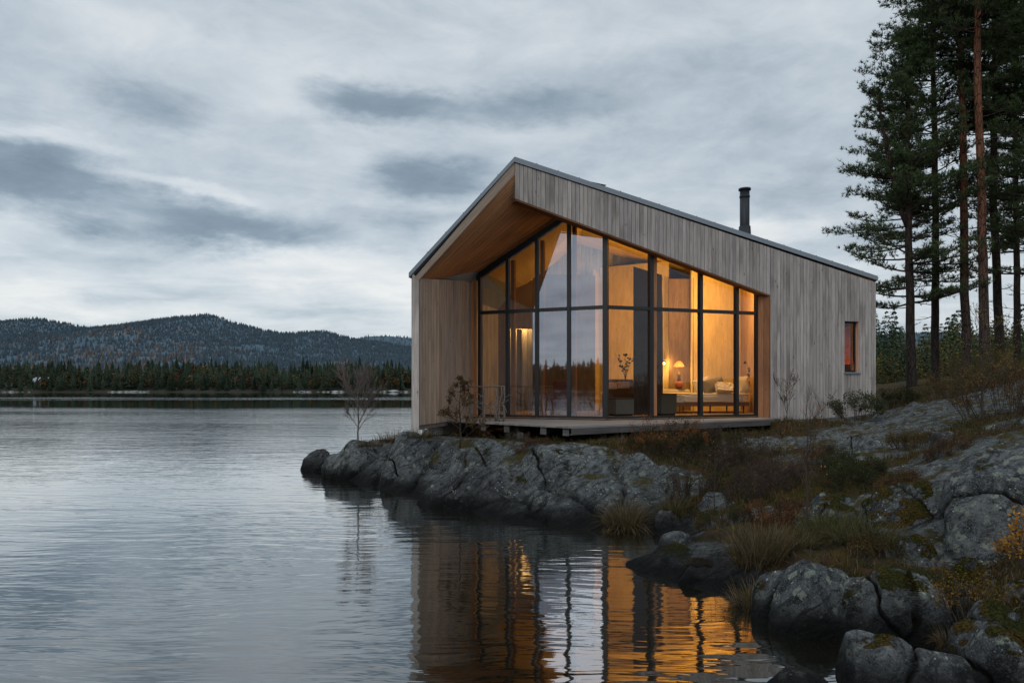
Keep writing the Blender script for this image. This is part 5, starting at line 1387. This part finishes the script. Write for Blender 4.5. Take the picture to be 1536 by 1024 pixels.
# ground of the far shore
ss = np.linspace(0, cum[-1], 200); offs = np.array([-2,0,3,12,40,90,200,420]); hz_ = np.array([-.6,.25,.7,1.2,2.4,5.5,11,16])
V = []
for o_, z_ in zip(offs, hz_):
    q = along(ss, np.full(len(ss), o_, float)); V.append(np.stack([q[:,0], q[:,1], z_+(gnoise(np.stack([q[:,0]*.05, q[:,1]*.05, q[:,0]*0], 1), 5)*.35*(z_ > 0))], 1))
V = np.concatenate(V); m = len(ss); Qf = np.array([(r*m+i, r*m+i+1, (r+1)*m+i+1, (r+1)*m+i) for r in range(len(offs)-1) for i in range(m-1)])
mb = MB(); mb.add(V, Qf, sm=True); tag(obj('far_shore', mb, M['shoreground']), kind='structure')
fh = lambda o: np.interp(o, offs, hz_)
N = 6400; s = RNG.random(N)*cum[-1]; front = RNG.random(N) < .4
o_ = np.where(front, RNG.uniform(.6,16,N), RNG.uniform(10,120,N)); p = along(s, o_); pos = np.stack([p[:,0], p[:,1], fh(o_)-.2], 1)
hN = fbm(np.stack([s*.035, o_*.02, s*0], 1), 3, 3); hg = np.clip(RNG.normal(6.4,1.1,N)+hN*1.5, 3.0, 10); hg = np.where(o_ < 6, hg*.72, hg)
kind = RNG.random(N); tone = gnoise(np.stack([s*.05, o_*.05, s*0], 1), 8)
cc = np.array([.030,.045,.030])*(1+.5*tone+RNG.normal(size=N)*.18)[:,None]
cc[:,0] *= 1+.45*np.clip(tone,0,1)*(RNG.random(N) < .6); cc = np.clip(cc, .005, 1)
con = (kind < .60); br = ~con
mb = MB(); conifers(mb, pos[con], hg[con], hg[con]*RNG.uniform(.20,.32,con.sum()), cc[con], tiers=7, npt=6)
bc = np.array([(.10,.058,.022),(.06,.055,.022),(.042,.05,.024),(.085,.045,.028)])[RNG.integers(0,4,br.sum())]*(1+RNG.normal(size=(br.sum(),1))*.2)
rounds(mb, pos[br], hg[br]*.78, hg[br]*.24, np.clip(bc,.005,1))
tag(obj('far_forest', mb, M['far']), kind='stuff')
# pale stones along the far waterline
N = 2600; s = RNG.random(N)*cum[-1]; s = np.where(gnoise(np.stack([s*.06, s*0, s*0], 1), 4) > -.05, s, s*0-1); s = s[s > 0]; N = len(s)
o_ = RNG.uniform(-1.2,1.8,N); p = along(s, o_); sz = RNG.uniform(.2,.75,N)*(1+(RNG.random(N) < .06)*1.2)
mb = MB(); octa = np.array([(1,0,0),(0,1,0),(-1,0,0),(0,-1,0),(0,0,.7),(0,0,-.7),(.6,.6,.35),(-.6,.6,.3),(-.6,-.6,.35),(.6,-.6,.3)], float)
of = np.array([(0,6,4),(6,1,4),(1,7,4),(7,2,4),(2,8,4),(8,3,4),(3,9,4),(9,0,4),(0,5,6),(6,5,1),(1,5,7),(7,5,2),(2,5,8),(8,5,3),(3,5,9),(9,5,0)])
V = np.stack([p[:,0], p[:,1], np.full(N,.05)], 1)[:,None,:]+octa[None]*(sz[:,None,None]*RNG.uniform(.6,1.4,(N,1,3))*np.array([1.5,1,.55]))
mb.add(V.reshape(-1,3), (of[None]+np.arange(N)[:,None,None]*10).reshape(-1,3), np.repeat(np.clip(np.array([.28,.28,.275])*(1+RNG.normal(size=(N,1))*.3),.05,.6), 10, 0))
tag(obj('shore_stones', mb, M['far']), kind='stuff')
# tiny cabin on the far shore
hc = P(62,585,216); hb = Vector((hc.x, hc.y, 1.0)); far_c = thing('far_cabin', hb, 'tiny pale grey cabin between the trees on the far shore at left', 'cabin')
mb = MB(); mb.box((hb.x-2.2, hb.y-1.5, .3), (4.4,0,0), (0,3,0), (0,0,2.9), (1.1,1.1,1.1)); obj('wall', mb, M['stone_grey'], far_c)
mb = MB(); mb.prism([Vector((hb.x-2.5,hb.y-1.9,3.2)), Vector((hb.x-2.5,hb.y+1.9,3.2)), Vector((hb.x-2.5,hb.y,4.6))], Vector((5.0,0,0)), (1.6,1.6,1.6)); obj('roof', mb, M['metal'], far_c)
for dx in (-1.2,.6):
    mb = MB(); mb.box((hb.x+dx, hb.y-1.54, 1.5), (.8,0,0), (0,.03,0), (0,0,.9)); obj('window', mb, M['black'], far_c)
# wooded hills
def hill(name, prof, d0, d1, dtop, seed, ntree, th, x0, x1, rough=1.0, dark=1.0):
    """ridge profile given as photo points at distance dtop; the slope runs from d0 up to the ridge and down to d1"""
    prof = np.array(prof, float); rxp = (prof[:,0]-CX)*dtop/F; rzp = H-(prof[:,1]-HY)*dtop/F
    def hh(X, Y):
        top = np.interp(X, rxp, rzp)+fbm(np.stack([X*.006, X*0, X*0], 1), 4, seed)*4*rough
        f = np.where(Y < dtop, np.clip((Y-d0)/(dtop-d0), 0, 1)**1.35, 1-smooth(0, 1, (Y-dtop)/(d1-dtop)))
        q = np.stack([X*.0035, Y*.0035, X*0], 1)
        f2 = np.clip(f+.13*fbm(q, 4, seed+3)*np.sin(np.clip(f,0,1)*PI)*(1-f), 0, 1.0)
        return top*f2+fbm(q*6, 3, seed+6)*3.0*rough*np.sin(np.clip(f,0,1)*PI)
    gx, gy = np.meshgrid(np.linspace(x0, x1, 150), np.concatenate([np.linspace(d0, dtop, 60), np.linspace(dtop, d1, 10)[1:]]))
    z = hh(gx.ravel(), gy.ravel()); r, c = gx.shape; ii = np.arange(r*c).reshape(r, c)
    mb = MB(); mb.add(np.stack([gx.ravel(), gy.ravel(), z], 1), np.stack([ii[:-1,:-1], ii[:-1,1:], ii[1:,1:], ii[1:,:-1]], -1).reshape(-1,4), sm=True)
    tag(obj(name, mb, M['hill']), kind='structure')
    X = RNG.uniform(x0, x1, ntree); Y = d0+(dtop+30-d0)*RNG.random(ntree)**.75
    q = np.stack([X*.006, Y*.0022, X*0], 1); cl = fbm(q, 4, seed+9); keep = cl < 9
    X, Y, cl = X[keep], Y[keep], cl[keep]; n_ = len(X); z = hh(X, Y)
    col = np.array([.086,.124,.154])*dark*(1+RNG.normal(size=(n_,1))*.12)  # tree colour carries the bluish distance haze
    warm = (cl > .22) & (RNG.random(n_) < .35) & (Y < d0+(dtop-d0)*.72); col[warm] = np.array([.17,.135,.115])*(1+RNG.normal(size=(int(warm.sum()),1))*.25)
    hgt = th*RNG.uniform(.6,1.25,n_)
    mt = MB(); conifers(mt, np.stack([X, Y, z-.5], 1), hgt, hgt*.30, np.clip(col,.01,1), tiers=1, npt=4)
    return mt
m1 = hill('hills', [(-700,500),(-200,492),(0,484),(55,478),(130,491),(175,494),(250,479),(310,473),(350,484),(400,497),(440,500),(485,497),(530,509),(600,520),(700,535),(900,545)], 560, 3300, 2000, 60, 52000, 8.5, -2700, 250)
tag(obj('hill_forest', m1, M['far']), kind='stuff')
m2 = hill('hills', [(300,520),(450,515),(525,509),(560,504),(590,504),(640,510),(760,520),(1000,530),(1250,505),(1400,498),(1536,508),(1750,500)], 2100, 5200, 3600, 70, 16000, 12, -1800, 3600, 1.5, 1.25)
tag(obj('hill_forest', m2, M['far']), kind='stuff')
# forest behind the cabin at right
N = 640; Y = RNG.uniform(50,140,N); X = (RNG.random(N)*.75+.44)*Y+RNG.normal(size=N)*2
z0 = .6+np.clip((Y-70)*.035, -1.5, 3)+fbm(np.stack([X*.03, Y*.03, X*0], 1), 3, 9)*1.2
hg = RNG.uniform(4.5,12.0,N)*np.where(Y < 70, .78, 1.0); kind = RNG.random(N)
cc = np.array([.055,.078,.044])*(1+RNG.normal(size=(N,1))*.25)*(1+.004*(Y[:,None]-60)); pos = np.stack([X, Y, z0-.4], 1); con = kind < .72; br = ~con  # colours lighten with distance to imitate haze
def firs(mb, pos, hgt, rad, col, n=820, rg=RNG):
    """conifers of drooping twig sprays spread through a ragged cone"""
    N = len(pos); tt = rg.random((N,n))**.75*.90+.06; lay = np.round(tt*20)/20*.35+tt*.65
    a = rg.uniform(0, 6.28, (N,n)); r = rad[:,None]*(1-lay)**.8*(.25+.75*rg.random((N,n))**.6)*(1+.22*np.sin(3*a+rg.uniform(0,6.28,(N,1))))
    p = np.stack([pos[:,0,None]+r*np.cos(a), pos[:,1,None]+r*np.sin(a), pos[:,2,None]+hgt[:,None]*lay-r*.25], 2).reshape(-1,3)
    d = np.stack([np.cos(a), np.sin(a), np.full_like(a,-.35)], 2).reshape(-1,3)+rg.normal(size=(N*n,3))*.35; d /= np.linalg.norm(d, axis=1)[:,None]
    sd = np.cross(d, rg.normal(size=d.shape)+np.array([0,0,1.5])); sd /= np.linalg.norm(sd, axis=1)[:,None]
    L = (hgt[:,None]*.036*rg.uniform(.6,1.3,(N,n))*(1.15-lay*.6)).reshape(-1,1); w_ = L*.30
    V = np.stack([p-d*L*.5, p+sd*w_, p+d*L*.6, p-sd*w_], 1).reshape(-1,3); i0 = np.arange(N*n)*4
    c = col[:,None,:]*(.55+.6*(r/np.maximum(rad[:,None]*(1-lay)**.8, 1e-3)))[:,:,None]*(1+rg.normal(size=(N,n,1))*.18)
    mb.add(V, np.stack([i0,i0+1,i0+2,i0+3], 1), np.repeat(np.clip(c.reshape(-1,3),.004,1), 4, 0))
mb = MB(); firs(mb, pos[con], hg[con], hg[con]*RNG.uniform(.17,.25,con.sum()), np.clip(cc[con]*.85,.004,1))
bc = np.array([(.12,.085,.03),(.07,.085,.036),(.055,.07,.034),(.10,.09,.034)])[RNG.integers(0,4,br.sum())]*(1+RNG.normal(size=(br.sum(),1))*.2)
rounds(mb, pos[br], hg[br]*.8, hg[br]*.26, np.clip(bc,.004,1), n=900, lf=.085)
tag(obj('forest', mb, M['far']), kind='stuff')
mb = MB(); gx, gy = np.meshgrid(np.linspace(10,260,40), np.linspace(40,400,40)); gzz = .35+np.clip((gy-70)*.035,-1.5,8)+fbm(np.stack([gx.ravel()*.03, gy.ravel()*.03, gx.ravel()*0],1),3,9).reshape(gx.shape)*1.2-.3
ii = np.arange(1600).reshape(40,40); mb.add(np.stack([gx.ravel(), gy.ravel(), gzz.ravel()],1), np.stack([ii[:-1,:-1], ii[:-1,1:], ii[1:,1:], ii[1:,:-1]], -1).reshape(-1,4), sm=True)
tag(obj('forest_ground', mb, M['shoreground']), kind='structure')

# ------------------------------------------------------------------ camera, sky, light
cam = bpy.data.cameras.new('camera'); co_ = bpy.data.objects.new('camera', cam); COL.objects.link(co_)
co_.location = (0, 0, H); co_.rotation_euler = (PI/2, 0, 0)
cam.sensor_width = 36.0; cam.lens = 36.0*F/1536.0; cam.shift_y = (HY-512)/1536.0; cam.clip_start = 0.1; cam.clip_end = 12000
SC.camera = co_

SUN_AZ, SUN_EL = math.radians(-150), math.radians(32)        # soft light from behind and left of the viewer
world = bpy.data.worlds.new('World'); SC.world = world; world.use_nodes = True
t = NT(world.node_tree)
d = t.n('ShaderNodeTexCoord').outputs['Generated']
sx = t.n('ShaderNodeSeparateXYZ', ins={0: d}); X, Y, Zc = sx.outputs
az = t.m('ARCTAN2', X, Y); el = t.m('ARCSINE', Zc)
zc = t.m('ADD', t.m('MAXIMUM', Zc, 0.0), 0.10)
pl = t.n('ShaderNodeCombineXYZ', ins={0: t.m('DIVIDE', X, zc), 1: t.m('DIVIDE', Y, zc), 2: 0.0}).outputs[0]
n1 = t.noise(t.scale(pl, (0.55,0.95,1)), 1.0, 6, 0.52, 0.35)
n2 = t.noise(t.scale(pl, (1.9,2.3,1)), 1.0, 8, 0.60, 0.5)
n3 = t.noise(t.scale(d, (9,9,20)), 1.0, 7, 0.62, 0.5)
wv = t.n('ShaderNodeTexNoise', ins={'Vector': t.scale(d, (3.5,3.5,9.0)), 'Scale': 1.0, 'Detail': 8.0, 'Roughness': 0.64})
ws = t.n('ShaderNodeSeparateColor', ins={0: wv.outputs[1]})
waz = t.m('ADD', az, t.m('MULTIPLY', t.m('SUBTRACT', ws.outputs[0], 0.5), 0.22))
wel = t.m('ADD', el, t.m('MULTIPLY', t.m('SUBTRACT', ws.outputs[1], 0.5), 0.11))
def blob(px, py, hw, hh, amp, soft=(1.15,0.15)):
    a0 = math.atan((px-CX)/F); e0 = math.atan((HY-py)/F*math.cos(a0))
    sa = hw/F*math.cos(a0)**2; se = hh/F*math.cos(a0)
    dx = t.m('DIVIDE', t.m('SUBTRACT', waz, a0), sa); dy = t.m('DIVIDE', t.m('SUBTRACT', wel, e0), se)
    r = t.m('SQRT', t.m('ADD', t.m('MULTIPLY', dx, dx), t.m('MULTIPLY', dy, dy)))
    return t.m('MULTIPLY', t.step(r, soft[0], soft[1]), amp*(1.45 if amp < 0 else 1.1))
f = t.m('ADD', 0.56, t.m('MULTIPLY', t.m('SUBTRACT', n1, 0.5), 0.55))
f = t.m('ADD', f, t.m('MULTIPLY', t.m('SUBTRACT', n2, 0.5), 0.46))
f = t.m('ADD', f, t.m('MULTIPLY', t.m('SUBTRACT', n3, 0.5), 0.34))
for b in ((560,155,130,32,-.26),(780,165,190,36,-.20),(1000,130,230,70,-.08),(330,345,240,44,-.30),(70,275,160,52,-.32),(650,265,110,40,-.24),(215,160,100,45,-.16),(640,330,70,26,-.10),
          (480,405,260,45,.24),(60,430,110,32,.16),(300,290,170,16,.16),(80,215,130,22,.15),(1170,345,120,30,.22),(1000,60,300,60,.05),(620,455,120,40,.18),(420,130,130,60,.10),(250,60,180,40,.08),(200,470,260,30,.18),(1250,250,160,50,-.06)):
    f = t.m('ADD', f, blob(*b))
f = t.m('ADD', f, t.m('MULTIPLY', t.step(el, 0.30, 0.0), 0.06))
c = t.ramp(f, [(0.0,(.17,.225,.285)),(.28,(.28,.355,.425)),(.50,(.50,.575,.64)),(.68,(.69,.745,.785)),(.95,(.94,.94,.92))])
sky = t.n('ShaderNodeTexSky', sky_type='NISHITA', sun_disc=False, sun_elevation=SUN_EL, sun_rotation=-SUN_AZ+0.0)
nish = t.scale(sky.outputs[0], (0.09,0.09,0.09))
c = t.mix(0.10, c, nish)
up = t.m('ADD', 1.0, t.m('MULTIPLY', t.step(el, 0.50, 1.15), 0.95))      # overcast skies are brightest overhead
c = t.n('ShaderNodeVectorMath', operation='SCALE', ins={0: c, 'Scale': up}).outputs[0]
c = t.mix(t.step(el, -0.01, -0.10), c, (0.03,0.035,0.04))
bg = t.n('ShaderNodeBackground', ins={'Color': c, 'Strength': 1.0})
t.n('ShaderNodeOutputWorld', ins={'Surface': bg})

sun = bpy.data.lights.new('sun', 'SUN'); so = bpy.data.objects.new('sun', sun); COL.objects.link(so)
sun.energy = 0.68; sun.angle = math.radians(35); sun.color = (1.0, .97, .93)
dv = Vector((math.sin(SUN_AZ)*math.cos(SUN_EL), math.cos(SUN_AZ)*math.cos(SUN_EL), math.sin(SUN_EL)))
so.rotation_euler = dv.to_track_quat('Z', 'Y').to_euler(); so.location = dv*50
def point(name, loc, w, r=.06, c=(1.0,.585,.17)):
    l = bpy.data.lights.new(name, 'POINT'); l.energy = w; l.shadow_soft_size = r; l.color = c
    o = bpy.data.objects.new(name, l); COL.objects.link(o); o.location = loc; o.visible_glossy = False; return o
if 'LAMP' in globals():
    point('lamp_light', LAMP, 26)
    point('sconce_light', SCONCE, 36)
    # one ceiling spot; the other ceiling lamps are unseen fills added to brighten rooms
    for nm, px, py, dd, w in (('ceiling_spot_fill', 1060, 455, 19.0, 150), ('ceiling_spot_fill', 1085, 440, 19.3, 80), ('ceiling_spot_fill', 925, 420, 18.8, 95), ('hall_light', 790, 480, 21.5, 110), ('ceiling_spot_fill', 1010, 430, 18.6, 75)):
        q = P(px, py, dd); point(nm, q, w, .10)
    q = F0-NF*.85+U*(tw0+.15)+Z*(wz0+.25); point('window_room_light', q, 150, .05, (1.0,.5,.2))
SC.view_settings.view_transform = 'Standard'; SC.view_settings.look = 'None'; SC.view_settings.exposure = 0; SC.view_settings.gamma = 1
SC.render.engine = 'CYCLES'
SC.cycles.use_denoising = True
SC.cycles.max_bounces = 8; SC.cycles.transparent_max_bounces = 12; SC.cycles.diffuse_bounces = 3; SC.cycles.glossy_bounces = 4
SC.cycles.sample_clamp_indirect = 6.0; SC.cycles.caustics_reflective = False; SC.cycles.caustics_refractive = False
